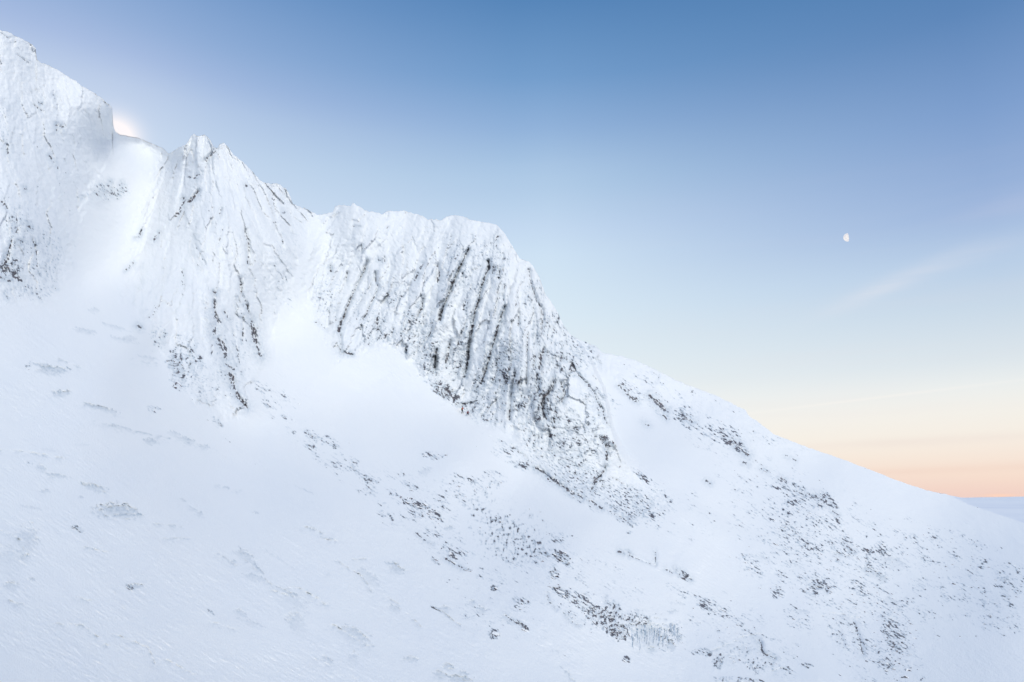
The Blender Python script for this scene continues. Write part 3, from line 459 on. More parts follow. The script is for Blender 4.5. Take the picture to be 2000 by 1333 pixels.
# blue-grey scoops and bare ice in the snow: cx, cy, rx, ry, angle, strength
SCOOP = [(228, 1000, 40, 15, 3, .75), (240, 1008, 34, 4, -2, .9), (102, 724, 27, 9, 4, .9), (84, 714, 22, 3, 5, .7), (119, 769, 17, 7, -5, .8), (190, 796, 28, 4, 14, .85), (215, 803, 20, 4, 20, .6),
 (245, 838, 26, 3, 18, .5), (293, 862, 13, 6, 10, .75), (366, 861, 16, 7, 20, .6), (400, 874, 9, 5, 0, .6), (183, 953, 24, 7, 12, .8), (110, 930, 24, 4, 8, .6), (80, 915, 10, 6, 30, .55), (88, 960, 8, 4, 0, .6), (158, 972, 6, 3, 0, .6),
 (60, 992, 20, 3, 10, .35), (262, 1146, 18, 5, -5, .8), (45, 1060, 22, 34, 40, .35), (20, 1100, 30, 30, 0, .25), (50, 1088, 8, 5, -10, .7), (62, 1132, 6, 4, 0, .6), (22, 1146, 14, 10, 0, .45), (40, 1182, 8, 4, 30, .5),
 (390, 1004, 7, 4, 0, .6), (478, 1086, 20, 10, 32, .55), (500, 1108, 26, 3, 45, .75), (495, 1128, 17, 7, 10, .4), (455, 1098, 5, 4, 0, .5), (570, 1160, 34, 2.4, 24, .6), (565, 1180, 36, 22, 38, .22), (580, 1220, 16, 26, -30, .35), (563, 1160, 14, 3, 35, .6),
 (470, 1198, 14, 7, 20, .45), (490, 1218, 26, 6, 18, .3), (775, 1112, 14, 10, 25, .7), (765, 1102, 12, 3, 12, .7), (770, 1190, 12, 8, 20, .45), (720, 1130, 30, 12, 40, .3), (690, 1245, 34, 16, 30, .4), (698, 1236, 26, 4, 36, .5), (690, 1290, 10, 16, 0, .25),
 (640, 1290, 16, 5, 30, .5), (803, 1288, 13, 5, 8, .6), (875, 1303, 9, 7, 20, .65), (860, 1318, 12, 9, 10, .6), (895, 1328, 22, 9, 8, .75), (905, 1316, 10, 5, 30, .6), (870, 1190, 10, 7, 10, .6), (922, 1178, 7, 6, 0, .55), (940, 1192, 8, 9, 40, .55),
 (878, 1032, 8, 4, 0, .7), (830, 922, 14, 8, -30, .4), (98, 880, 14, 3, 10, .2), (600, 960, 20, 2, 25, .4), (640, 1052, 16, 1.8, 8, .6), (160, 870, 14, 3, 0, .15), (640, 1123, 7, 4, 0, .3), (540, 1090, 40, 3, 32, .2), (1110, 1322, 22, 3, 50, .5),
 (340, 848, 14, 5, 20, .4), (290, 700, 18, 4, 12, .35), (240, 665, 26, 4, 14, .35), (170, 647, 20, 4, 14, .45), (184, 607, 10, 5, 0, .4), (165, 650, 20, 3, 16, .4), (255, 662, 12, 6, 0, .35), (225, 640, 26, 4, 16, .4), (285, 606, 5, 2, 0, .4),
 (1265, 1245, 38, 30, 0, .5), (1270, 1250, 16, 26, 0, .55), (1310, 1262, 8, 14, 0, .85), (1272, 1270, 7, 6, 0, .8), (1244, 1195, 6, 6, 0, .5), (1315, 1195, 9, 4, -6, .55), (1328, 1180, 10, 3, 8, .4), (1740, 1100, 30, 14, 20, .35), (1700, 1118, 22, 8, 25, .6),
 (1720, 1130, 14, 7, 20, .6), (1640, 1085, 22, 5, 15, .45), (1485, 1090, 20, 6, 10, .3), (1600, 975, 26, 10, 20, .5), (1570, 1195, 12, 4, 20, .4), (1740, 1175, 14, 8, 30, .35), (1455, 1270, 14, 10, 0, .35), (1420, 1290, 26, 14, 0, .25),
 (770, 575, 28, 30, 0, .30), (880, 720, 30, 60, 0, .25), (1000, 740, 50, 60, 0, .2), (1062, 700, 10, 16, 0, .5), (1105, 765, 8, 26, -10, .4), (420, 655, 14, 60, -12, .35), (1160, 690, 10, 24, 0, .3), (150, 370, 60, 30, 0, .12), (560, 470, 14, 60, 0, .1),
 (465, 590, 5, 14, -10, .5), (355, 400, 10, 16, 20, .35), (418, 293, 5, 10, 30, .5), (388, 470, 12, 14, 0, .2), (1170, 715, 5, 18, -10, .4)]
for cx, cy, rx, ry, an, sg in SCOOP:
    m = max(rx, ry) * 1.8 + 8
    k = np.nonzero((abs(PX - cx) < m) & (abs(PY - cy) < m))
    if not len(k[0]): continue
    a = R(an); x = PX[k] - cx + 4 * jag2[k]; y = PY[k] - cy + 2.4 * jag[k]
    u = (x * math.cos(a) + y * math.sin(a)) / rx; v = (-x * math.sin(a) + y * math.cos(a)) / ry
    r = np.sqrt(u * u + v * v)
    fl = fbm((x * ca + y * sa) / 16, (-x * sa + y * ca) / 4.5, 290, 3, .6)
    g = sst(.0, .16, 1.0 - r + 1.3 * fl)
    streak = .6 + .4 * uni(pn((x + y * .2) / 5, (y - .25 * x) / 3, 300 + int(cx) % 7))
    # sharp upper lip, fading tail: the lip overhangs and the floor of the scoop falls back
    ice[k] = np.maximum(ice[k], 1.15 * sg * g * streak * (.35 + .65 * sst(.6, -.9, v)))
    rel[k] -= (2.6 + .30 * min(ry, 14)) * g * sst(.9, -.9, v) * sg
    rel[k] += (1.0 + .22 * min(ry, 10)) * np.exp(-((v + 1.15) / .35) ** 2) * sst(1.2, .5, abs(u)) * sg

# crust edges: thin steps where the wind has torn the snow surface
EDGES = [A6(p) for p in ([(415, 625), (430, 612), (470, 612), (480, 595), (495, 590)], [(418, 620), (430, 645)], [(490, 658), (545, 660), (575, 645)], [(160, 48), (230, 50), (270, 55)], [(200, 33), (265, 42)], [(245, 2), (320, 33)],
  [(350, 190), (410, 200), (450, 215), (470, 228)], [(395, 258), (440, 268), (500, 290)], [(970, 790), (1000, 800), (1050, 830)], [(1010, 830), (1050, 870), (1115, 930)], [(1190, 945), (1220, 940), (1270, 965), (1340, 1005)], [(1130, 955), (1215, 982)],
  [(220, 145), (285, 135)], [(600, 335), (640, 345)], [(730, 320), (775, 345), (800, 340), (850, 370)], [(350, 520), (385, 525), (430, 550)], [(185, 485), (240, 485)], [(1250, 692), (1290, 698), (1325, 720)], [(1325, 742), (1375, 748)],
  [(80, 745), (120, 800), (115, 820)], [(20, 710), (80, 745)], [(1375, 1095), (1430, 1130), (1474, 1160)], [(0, 375), (120, 385), (260, 410)], [(680, 740), (770, 738)], [(860, 1080), (960, 1110)], [(240, 1090), (350, 1100), (440, 1180)], [(470, 1130), (610, 1190), (640, 1260)], [(690, 1240), (800, 1300)], [(560, 0), (640, 20)],
  [(360, 775), (430, 795)], [(560, 300), (700, 330)], [(30, 990), (95, 1020)], [(320, 980), (365, 995)], [(900, 520), (980, 540)], [(640, 680), (740, 690)], [(750, 575), (830, 640)], [(900, 800), (970, 850)])]
EDGES += [A7(p) for p in ([(150, 915), (200, 945), (270, 985), (330, 1030)], [(290, 630), (340, 690), (360, 735)], [(450, 760), (510, 800)], [(60, 1100), (130, 1140)], [(460, 600), (500, 590), (540, 610)], [(550, 1110), (600, 1105)], [(770, 1150), (800, 1160)],
  [(720, 1190), (745, 1210)], [(840, 1220), (890, 1225)], [(750, 835), (800, 880), (860, 920)], [(0, 735), (100, 800)], [(85, 435), (150, 445)], [(1450, 1165), (1500, 1237)], [(0, 370), (80, 400)], [(170, 560), (300, 640)], [(560, 850), (640, 930)], [(260, 550), (340, 545)])]
EDGES += [A9(p) for p in ([(300, 1030), (450, 1000)], [(150, 1110), (300, 1050)], [(980, 860), (1120, 890)], [(980, 450), (1060, 470)], [(560, 1250), (610, 1230)])]
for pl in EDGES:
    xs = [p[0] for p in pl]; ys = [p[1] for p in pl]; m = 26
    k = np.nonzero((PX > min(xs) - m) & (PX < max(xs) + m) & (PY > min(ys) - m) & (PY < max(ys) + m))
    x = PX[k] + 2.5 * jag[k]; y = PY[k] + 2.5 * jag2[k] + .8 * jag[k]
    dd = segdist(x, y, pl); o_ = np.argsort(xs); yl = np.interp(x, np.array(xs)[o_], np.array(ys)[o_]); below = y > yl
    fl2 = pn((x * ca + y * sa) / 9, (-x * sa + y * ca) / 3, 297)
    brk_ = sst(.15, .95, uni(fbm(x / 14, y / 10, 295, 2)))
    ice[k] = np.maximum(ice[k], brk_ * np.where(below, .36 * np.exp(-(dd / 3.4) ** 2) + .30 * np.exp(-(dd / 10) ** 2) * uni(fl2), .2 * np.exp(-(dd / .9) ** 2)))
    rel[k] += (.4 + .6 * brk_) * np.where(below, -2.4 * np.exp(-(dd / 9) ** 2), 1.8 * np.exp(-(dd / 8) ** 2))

# -- relief of the crags
def bil(x, y, s): return np.abs(pn(x, y, s))
def ridge_cols(qq, w_, hy, s):                     # flat-fronted pillars with sharp joints between them
    n = pn(qq / w_, PY / hy, s); return np.clip(np.abs(n) * 2.4, 0, 1) ** .7
led = pn(PX / 22 + .2 * q / 22, PY / 6.5, 330)
brk = sst(-.25, .35, fbm(q / 40, PY / 60, 318, 2))
colr = 12 * ridge_cols(q + 9 * fbm(PX / 60, PY / 45, 308, 2), 52, 380, 310) + 4.0 * ridge_cols(q + 4 * jag2, 19, 90, 314) * brk + 1.0 * ridge_cols(q, 8, 22, 317) * brk
ridged = 15 * fbm(q / 75, PY / 260, 320, 2)
rime = 3.4 * bil(PX / 13 + .3 * jag2, PY / 12, 340) + 1.4 * bil(PX / 6, PY / 6, 343) + .95 * bil(PX / 3.4, PY / 3.2, 346) + 3.4 * bil(PX / 24, PY / 30, 349)
blk = 1.6 * np.tanh(5 * pn(q / 11, PY / 13, 351)) * .5 + .9 * np.tanh(6 * led) * .5 + .7 * np.tanh(5 * pn(q / 5, PY / 7, 355))
smooth = sst(40, 6, np.interp(PX, cols, skyj) + 40 - PY)   # more plastered just under the top
loc_sharp = np.clip(.35 + 1.6 * np.minimum(dens, .5) * 2, 0, 1.3)
topf = sst(0, 150, PY - np.interp(PX, cols, skyj))
ksel = np.nonzero(cl > .01)
f1h, f1e = facets((q[ksel] + 5 * jag2[ksel] + 1.5 * jag[ksel]) / 21, (PY[ksel] + 5 * jag[ksel]) / 52, 1)
f2h, f2e = facets((q[ksel] + 2.5 * jag[ksel]) / 8, (PY[ksel] - .25 * PX[ksel] + 3 * jag2[ksel]) / 13, 5)
jn = uni(fbm(PX[ksel] / 20, PY[ksel] / 30, 370, 3, .6)); jn2 = uni(pn(PX[ksel] / 5, PY[ksel] / 7, 373))
shw = np.clip(dens[ksel] * 2.6 + .10, 0, 1)
jt = sst(.085, .015, f1e) * sst(.62 - .4 * shw, 1.0 - .3 * shw, jn) * (.4 + .6 * jn2)
jt2 = sst(.15, .03, f2e) * sst(.86 - .38 * shw, 1.15 - .4 * shw, .6 * jn + .4 * jn2) * shw
jt = np.maximum(jt, jt2) * cl[ksel] * (1 - .85 * low[ksel]) * (1 - .82 * wM[ksel]) * (1 - .75 * wLf[ksel]) * sst(-2, 60, PY[ksel] - np.interp(PX[ksel], cols, skyj))
rock[ksel] = np.maximum(rock[ksel], np.clip(jt * (.25 + .65 * shw), 0, .8)); ice[ksel] = np.maximum(ice[ksel], .5 * sst(.22, .0, f1e) * jn * cl[ksel] * (.12 + shw) * (1 - .7 * wM[ksel]) * (1 - .6 * wLf[ksel]))
fac = np.zeros(PX.shape, np.float32); fac[ksel] = 6.0 * f1h + 1.7 * f2h * (.35 + .9 * shw) - 1.5 * np.exp(-f1e / .07) - .6 * np.exp(-f2e / .10)
crag_rel = -9 + fac * (wC * (.2 + .6 * topf) * (1 - .75 * low) + wM * .5 + wLf * .45) + ridged + colr * (wC * (.22 + .6 * topf) * (1 - .9 * low) + wM * .5 + wLf * .26) + low * (2.6 * bil(al / 18, ac / 8, 381) + 1.5 * bil(al / 7, ac / 4, 383)) + rime * (.8 - .25 * wC * topf) + blk * (wC * loc_sharp * 1.2 + wM * .5 + wLf * .6)
rel += 1.05 * crag_rel * cl
rel += wl * (1 - cl) * (2.2 * ridge_cols(PX - .1 * PY, 16, 90, 360) + rime * .5 + 2.2 * bil(PX / 30, PY / 16, 364))
# -- small rock steps in the snow: centre, half length, half height, dip angle, how far the lip stands out
for cx, cy, rx, ry, an, hh in [(1165, 1200, 85, 22, 36, 9), (1265, 1240, 62, 38, 0, 12), (822, 995, 58, 14, 25, 6), (1098, 1090, 30, 12, 32, 6), (1255, 1090, 52, 12, 22, 6), (1440, 1295, 72, 24, 0, 8),
    (1000, 1060, 80, 36, 32, 6), (1590, 1140, 50, 16, 25, 5), (1425, 855, 60, 20, 38, 6), (1250, 765, 50, 14, 40, 4), (890, 1085, 40, 12, 30, 4), (1335, 1115, 26, 12, 35, 5), (1735, 1262, 50, 36, 50, 7), (1590, 1010, 110, 28, 35, 4),
    (1725, 1090, 50, 28, 45, 5), (850, 900, 30, 10, 10, 3), (920, 955, 70, 22, 22, 5), (1020, 1215, 40, 10, 36, 4), (1478, 1108, 34, 16, 35, 3), (1083, 1120, 16, 14, -15, 5), (940, 1200, 50, 18, 20, 3), (600, 850, 60, 10, 38, 3)]:
    a = R(an); x = PX - cx + 5 * jag2; y = PY - cy + 5 * jag2 + 2 * jag
    u = (x * math.cos(a) + y * math.sin(a)) / rx; v = (-x * math.sin(a) + y * math.cos(a)) / ry
    up = np.where(v < -1, np.exp(np.clip((v + 1) * ry / 34, -30, 0)), np.where(v > 1, 0, .5 - v / 2))
    rel += hh * up * sst(1.25, .7, np.abs(u))
# -- relief of the snow slopes: long swells, wind crust, small steps over buried rock
sn = 1 - np.maximum(cl, wl)
far = np.clip((Y0 - 120) / 150, 0, 1)
rel += sn * (7 * fbm(al / 160, ac / 90, 400, 3) + 1.0 * fbm(al / 46, ac / 16, 404, 3))
crust = np.abs(pn(al / 30 + .8 * pn(al / 60, ac / 20, 411), ac / 6.5, 410)) * sst(-.15, .35, fbm(PX / 110, PY / 80, 415, 3))
near_ = sst(190, 50, Y0) * sst(-.35, .25, fbm(PX / 130, PY / 90, 409, 3))
ripple = fbm(al / 22 + .6 * JX, ac / 4.0, 417, 4, .6)
rel += sn * (1.9 * crust + .25 * fbm(al / 7, ac / 3, 418, 3) + near_ * (3.6 * ripple + 6.5 * np.maximum(0, np.abs(fbm(al / 60 + .5 * JX, ac / 15, 408, 3, .55)) - .06) * sst(.2, -.1, ripple) + 2.0 * sst(.15, .5, np.abs(fbm(al / 40, ac / 11, 413, 2))) + .4 * fbm(PX / 3.5, PY / 2.6, 419, 2)))
ber = sst(.0, .3, dens)
lump = 2.6 * bil(al / 17, ac / 8, 421) + 1.6 * bil(al / 8, ac / 4.5, 424) + .7 * bil(PX / 4, PY / 3.4, 427)
lump_v = 2.4 * bil(PX / 7, PY / 22, 431) + 1.4 * bil(PX / 4, PY / 9, 434)
rel += sn * ber * (lump * (1 - vert) + lump_v * vert) * 1.0
broad = sst(.1, .5, fbm(PX / 150, PY / 110, 440, 3)) * sst(1180, 1000, PX) * sst(700, 1000, PY)
rel += sn * broad * 2.0 * bil(al / 20, ac / 9, 444)
rel += sn * sst(560, 620, PY) * (3.4 * fbm(al / 60, ac / 24, 446, 4) * far)
gul = sn * sst(660, 560, PY) * sst(760, 640, PX)
rel += gul * (3.0 * fbm(PX / 34, PY / 30, 471, 4, .6) + 1.6 * bil(PX / 16, PY / 11, 473) + .8 * bil(PX / 6, PY / 5, 475))
rel += sn * sst(1150, 1300, PX) * (1.4 * fbm(al / 26, ac / 10, 477, 4, .6) + .7 * bil(al / 12, ac / 5, 479))
# exposed rock: the snow crust ends, the stone lies a little back with broken faces
rel += -1.1 * rock + rock * (1.3 * np.tanh(6 * pn(PX / 4.2, PY / 4.2, 451)) * .5)
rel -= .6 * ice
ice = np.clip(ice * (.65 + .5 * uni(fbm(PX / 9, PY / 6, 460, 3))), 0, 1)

yw = Y0 * (1 - rel / 1333 * 1.0)
rx_ = (PX - 1000) / FOC; rv = (666.5 - PY) / FOC
dy = math.cos(PITCH) - rv * math.sin(PITCH); dz = math.sin(PITCH) + rv * math.cos(PITCH)
WX = rx_ / dy * yw; WY = yw; WZ = dz / dy * yw

# the tops run on behind the skyline and fall away
nb = 16
ks = np.array([2, 5, 9, 15, 23, 33, 46, 62, 82, 105, 132, 165, 205, 255, 320, 400], float)[::-1]
r0 = np.hypot(WX[0], WY[0]); ux = WX[0] / r0; uy = WY[0] / r0
back = []
for kd in ks:
    back.append((WX[0] + ux * kd, WY[0] + uy * kd, WZ[0] + np.minimum(0, WZ[0] / r0 - .04) * kd * 1.0 - .02 * kd - .0009 * kd * kd))
BX = np.array([b[0] for b in back]); BY = np.array([b[1] for b in back]); BZ = np.array([b[2] for b in back])
VX = np.concatenate([BX, WX]); VY = np.concatenate([BY, WY]); VZ = np.concatenate([BZ, WZ])
nr, nc = VX.shape
def ext(a): return np.concatenate([np.repeat(a[:1], nb, 0), a])
rockA = ext(rock); rockA[:nb] = 0; iceA = ext(ice); iceA[:nb] = 0
UX = ext(PX); UY = ext(PY).copy(); UY[:nb] -= np.arange(nb, 0, -1)[:, None] * 12
reg = np.zeros(PX.shape, np.int8)
reg[(sE > 0)] = 4
reg[sL > 0] = 1; reg[(sM > 0)] = 2; reg[(sC > 0) & (sC > sM)] = 3
REG = ext(reg)
REG[:nb] = np.where(cols < 224, 1, np.where((cols > 334) & (cols < 609), 2, np.where((cols >= 609) & (cols < 1117), 3, np.where(cols >= 1117, 4, 0))))[None]

co = np.stack([VX, VY, VZ], -1).astype(np.float32)
# one normal field for all the pieces, so that no seam shows between them
tu = np.zeros_like(co); tv = np.zeros_like(co)
tu[:, 1:-1] = co[:, 2:] - co[:, :-2]; tu[:, 0] = co[:, 1] - co[:, 0]; tu[:, -1] = co[:, -1] - co[:, -2]
tv[1:-1] = co[2:] - co[:-2]; tv[0] = co[1] - co[0]; tv[-1] = co[-1] - co[-2]
nor = np.cross(tv, tu); nor /= np.linalg.norm(nor, axis=-1, keepdims=True) + 1e-9

# ------------------------------------------------------------------ materials
def mat(name):
    m = bpy.data.materials.new(name); m.use_nodes = True; m.node_tree.nodes.clear()
    n = N(m.node_tree); o = n.new('ShaderNodeOutputMaterial'); b = n.new('ShaderNodeBsdfPrincipled')
    m.node_tree.links.new(b.outputs[0], o.inputs[0]); return m, n, b
SNOW = (.875, .885, .885, 1)
def rock_colour(n, vec, sc):
    r1 = n.noise(vec, sc, 4, .6); r2 = n.noise(vec, sc * 6, 3, .6)
    c = n.ramp(r1, [(.3, (.040, .038, .050, 1)), (.5, (.060, .050, .058, 1)), (.62, (.080, .052, .056, 1)), (.8, (.12, .11, .12, 1))])
    return n.mix(n.math('MULTIPLY', n.sstep(r2, .42, .70), .65), c, (.22, .225, .26, 1))
m_ter, n, b = mat('snow_and_rock')
uvn = n.new('ShaderNodeUVMap'); uvn.uv_map = 'surface'; uv = uvn.outputs[0]
ar = n.new('ShaderNodeAttribute', attribute_name='rock').outputs['Fac']; ai = n.new('ShaderNodeAttribute', attribute_name='ice').outputs['Fac']
f1 = n.noise(uv, 520, 3, .6); f2 = n.noise(uv, 150, 3, .6)
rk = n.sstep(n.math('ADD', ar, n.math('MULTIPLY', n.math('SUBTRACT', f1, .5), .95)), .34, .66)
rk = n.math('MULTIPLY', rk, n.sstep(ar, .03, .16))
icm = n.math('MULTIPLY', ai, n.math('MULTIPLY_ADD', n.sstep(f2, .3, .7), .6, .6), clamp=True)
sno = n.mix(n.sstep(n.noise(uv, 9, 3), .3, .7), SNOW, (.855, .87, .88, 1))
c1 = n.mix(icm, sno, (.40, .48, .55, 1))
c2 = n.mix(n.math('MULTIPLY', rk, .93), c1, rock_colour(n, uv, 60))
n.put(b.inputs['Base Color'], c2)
n.put(b.inputs['Roughness'], n.math('MULTIPLY_ADD', icm, -.35, .75))
b.inputs['Specular IOR Level'].default_value = .25
bm = n.new('ShaderNodeBump'); bm.inputs['Strength'].default_value = .35; bm.inputs['Distance'].default_value = .25
hgt = n.math('ADD', n.noise(uv, 260, 4, .65), n.math('MULTIPLY', rk, n.math('MULTIPLY', n.noise(uv, 420, 2), 1.6)))
n.put(bm.inputs['Height'], hgt); m_ter.node_tree.links.new(bm.outputs[0], b.inputs['Normal'])

m_rock, n, b = mat('bare_rock')
geo = n.new('ShaderNodeNewGeometry'); oi = n.new('ShaderNodeObjectInfo')
pos = n.vmath('ADD', geo.outputs['Position'], n.vmath('SCALE', oi.outputs['Location']))
sz = n.new('ShaderNodeSeparateXYZ'); n.put(sz.inputs[0], geo.outputs['Normal'])
rn = n.noise(geo.outputs['Position'], 1.7, 4, .65)
snow_on = n.sstep(n.math('ADD', sz.outputs[2], n.math('MULTIPLY', n.math('SUBTRACT', rn, .5), 1.5)), .22, .42)
redd = n.math('MULTIPLY', n.sstep(oi.outputs['Random'], .45, .8), .7)
frost = n.math('MULTIPLY', n.sstep(n.noise(geo.outputs['Position'], 3.4, 3, .7), .46, .7), .6)
n.put(b.inputs['Base Color'], n.mix(snow_on, n.mix(frost, n.mix(redd, rock_colour(n, geo.outputs['Position'], 1.1), (.085, .040, .040, 1)), (.42, .46, .52, 1)), SNOW))
b.inputs['Roughness'].default_value = .85
bm = n.new('ShaderNodeBump'); bm.inputs['Strength'].default_value = .6; bm.inputs['Distance'].default_value = .12
n.put(bm.inputs['Height'], n.noise(geo.outputs['Position'], 5, 4, .7)); m_rock.node_tree.links.new(bm.outputs[0], b.inputs['Normal'])

m_plain, n, b = mat('far_snow')
n.put(b.inputs['Base Color'], n.mix(n.sstep(n.noise(n.new('ShaderNodeTexCoord').outputs['Object'], .0011, 5, .55), .35, .7), (.90, .91, .93, 1), (.82, .84, .89, 1)))
b.inputs['Roughness'].default_value = .8

def flat(name, c, rough=.7):
    m, n, b = mat(name); b.inputs['Roughness'].default_value = rough
    tc = n.new('ShaderNodeTexCoord').outputs['Object']
    n.put(b.inputs['Base Color'], n.mix(n.noise(tc, 14, 3), tuple(x * .8 for x in c) + (1,), tuple(min(1, x * 1.15) for x in c) + (1,)))
    return m

# ------------------------------------------------------------------ the mountain, cut into its landforms
def piece(name, rid, label=None):
    f = REG[:-1, :-1] == rid
    r, c = np.nonzero(f); i = r * nc + c
    q_ = np.stack([i, i + nc, i + nc + 1, i + 1], -1)
    used, inv = np.unique(q_.ravel(), return_inverse=True)
    me = bpy.data.meshes.new(name)
    nv = len(used); nf = len(q_)
    me.vertices.add(nv); me.vertices.foreach_set('co', co.reshape(-1, 3)[used].ravel())
    me.loops.add(nf * 4); me.loops.foreach_set('vertex_index', inv.astype(np.int32).ravel())
    me.polygons.add(nf); me.polygons.foreach_set('loop_start', np.arange(0, nf * 4, 4, dtype=np.int32))
    me.update(calc_edges=True)
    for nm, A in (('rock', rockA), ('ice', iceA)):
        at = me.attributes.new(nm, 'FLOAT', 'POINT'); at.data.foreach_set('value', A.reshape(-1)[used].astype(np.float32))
    uvl = me.uv_layers.new(name='surface')
    uvs = np.stack([UX.reshape(-1)[used] / 1000, -UY.reshape(-1)[used] / 1000], -1).astype(np.float32)[inv.ravel()]
    uvl.data.foreach_set('uv', uvs.ravel())
    me.polygons.foreach_set('use_smooth', np.ones(nf, bool))
    me.normals_split_custom_set_from_vertices(nor.reshape(-1, 3)[used].astype(float))
    me.materials.append(m_ter)
    o = bpy.data.objects.new(name, me); C.objects.link(o); o['kind'] = 'structure'
    if label: o['label'] = label
    return o
piece('snow_slope', 0, 'smooth white snow slope falling to the right below the crags')
piece('cliff', 1, 'rime covered wall at the upper left edge')
piece('cliff', 2, 'pointed white buttress left of the main crag')
piece('cliff', 3, 'large columned crag with dark cracks in the centre')
piece('snow_hillside', 4, 'long snow ridge and rock-strewn hillside on the right')

def ground_plain():
    me = bpy.data.meshes.new('snow_plain'); rr = [40, 120, 300, 600, 900, 1300, 1800, 2500, 3500, 5000, 7500, 11000, 17000, 27000, 45000, 80000]
    v = []; f = []; na = 240
    for i, r_ in enumerate(rr):
        for a in range(na):
            t = a / na * 2 * math.pi; x = r_ * math.sin(t); y = r_ * math.cos(t)
            z = -62 + (10 * float(pn(x / 900, y / 900, 500)) * min(1, r_ / 1500) if r_ < 9000 else 0) + (60 * max(0, float(pn(x / 9000, y / 9000, 505))) if 6000 < r_ < 40000 else 0)
            v.append((x, y, z))
    for i in range(len(rr) - 1):
        for a in range(na):
            b_ = (a + 1) % na; f.append((i * na + a, i * na + b_, (i + 1) * na + b_, (i + 1) * na + a))
    f.append(tuple(reversed(range(na))))
    me.from_pydata(v, [], f); me.update(); me.polygons.foreach_set('use_smooth', [True] * len(f)); me.materials.append(m_plain)
    o = bpy.data.objects.new('snow_plain', me); C.objects.link(o); o['kind'] = 'structure'
ground_plain()
def far_hills():
    px_ = np.arange(1700, 2700, 8.0)
    top = np.interp(px_, [1700, 1800, 1840, 1878, 1930, 2000, 2100, 2300, 2500, 2700], [938, 957, 965, 972.4, 971.8, 970.4, 967.5, 964, 970, 976]) + .5 * np.array([float(pn(x / 50, 0, 520)) for x in px_])
    v = []; f = []; prof = [(-3200, 0.0), (-2200, .35), (-1200, .72), (-500, .93), (0, 1.0), (600, .92), (1600, .5), (3000, 0.0)]
    for x, y in zip(px_, top):
        a = Vector(ray(x, y)); hx, hy = a.x, a.y; L = math.hypot(hx, hy)
        z = a.z / L * 9000
        for dd, g in prof:
            D = 9000 + dd; lump = 1 + .04 * float(pn(x / 40, dd / 900, 521)) * (1 if dd else 0)
            v.append((hx / L * D, hy / L * D, -75 + (z + 75) * g * lump))
    m_ = len(prof)
    for i in range(len(px_) - 1):
        for j in range(m_ - 1): f.append((i * m_ + j, (i + 1) * m_ + j, (i + 1) * m_ + j + 1, i * m_ + j + 1))
    me = bpy.data.meshes.new('snow_hills'); me.from_pydata(v, [], f); me.update(); me.polygons.foreach_set('use_smooth', [True] * len(f)); me.materials.append(m_plain)
    o = bpy.data.objects.new('snow_hills', me); C.objects.link(o); o['kind'] = 'structure'
far_hills()

# ------------------------------------------------------------------ where a photo pixel meets the ground
def hit(px, py):
    """world point, outward normal and metres per photo pixel on the built surface"""
    j = int(np.clip(np.searchsorted(cols, px), 1, len(cols) - 1)); col = PY[:, j]
    i = int(np.clip(np.searchsorted(col, py), 1, len(col) - 2)) + nb
    p = Vector(co[i, j]); nn = Vector(nor[max(i - 3, nb):i + 4, max(j - 3, 0):j + 4].reshape(-1, 3).mean(0)).normalized()
    if nn.dot(p) > 0: nn = -nn
    return p, nn, co[i, j][1] / 1333
def tang(px, py, ang, nn):
    a = Vector(ray(px, py)); b_ = Vector(ray(px + math.cos(ang), py + math.sin(ang))); t = b_ - a
    t = t - nn * (t.dot(nn) * .35); t.normalize(); return t

random.seed(11)
def stone_mesh(seed, n=16):
    rd = random.Random(seed); bm = bmesh.new()
    for _ in range(n):
        v = Vector((rd.gauss(0, 1), rd.gauss(0, 1), rd.gauss(0, 1))).normalized()
        v = Vector([math.copysign(abs(c) ** .6, c) for c in v]) * rd.uniform(.8, 1.05)
        bm.verts.new(v * .62)
    bmesh.ops.convex_hull(bm, input=bm.verts)
    for v in [v for v in bm.verts if not v.link_faces]: bm.verts.remove(v)
    bmesh.ops.recalc_face_normals(bm, faces=bm.faces)
    me = bpy.data.meshes.new('rock'); bm.to_mesh(me); bm.free(); me.materials.append(m_rock); return me
STONES = [stone_mesh(s, 12 + s % 5) for s in range(12)]
def stone_matrix(px, py, L, H, ang):
    p, nn, k = hit(px, py)
    x = tang(px, py, R(ang), nn); z = (nn - x * nn.dot(x)).normalized(); y = z.cross(x)
    M = Matrix((x, y, z)).transposed().to_4x4()
    s = Matrix.Diagonal((L * k * .5 / .5, H * k, H * k * .75, 1))
    M.translation = p - nn * (H * k * .18)
    return M @ s

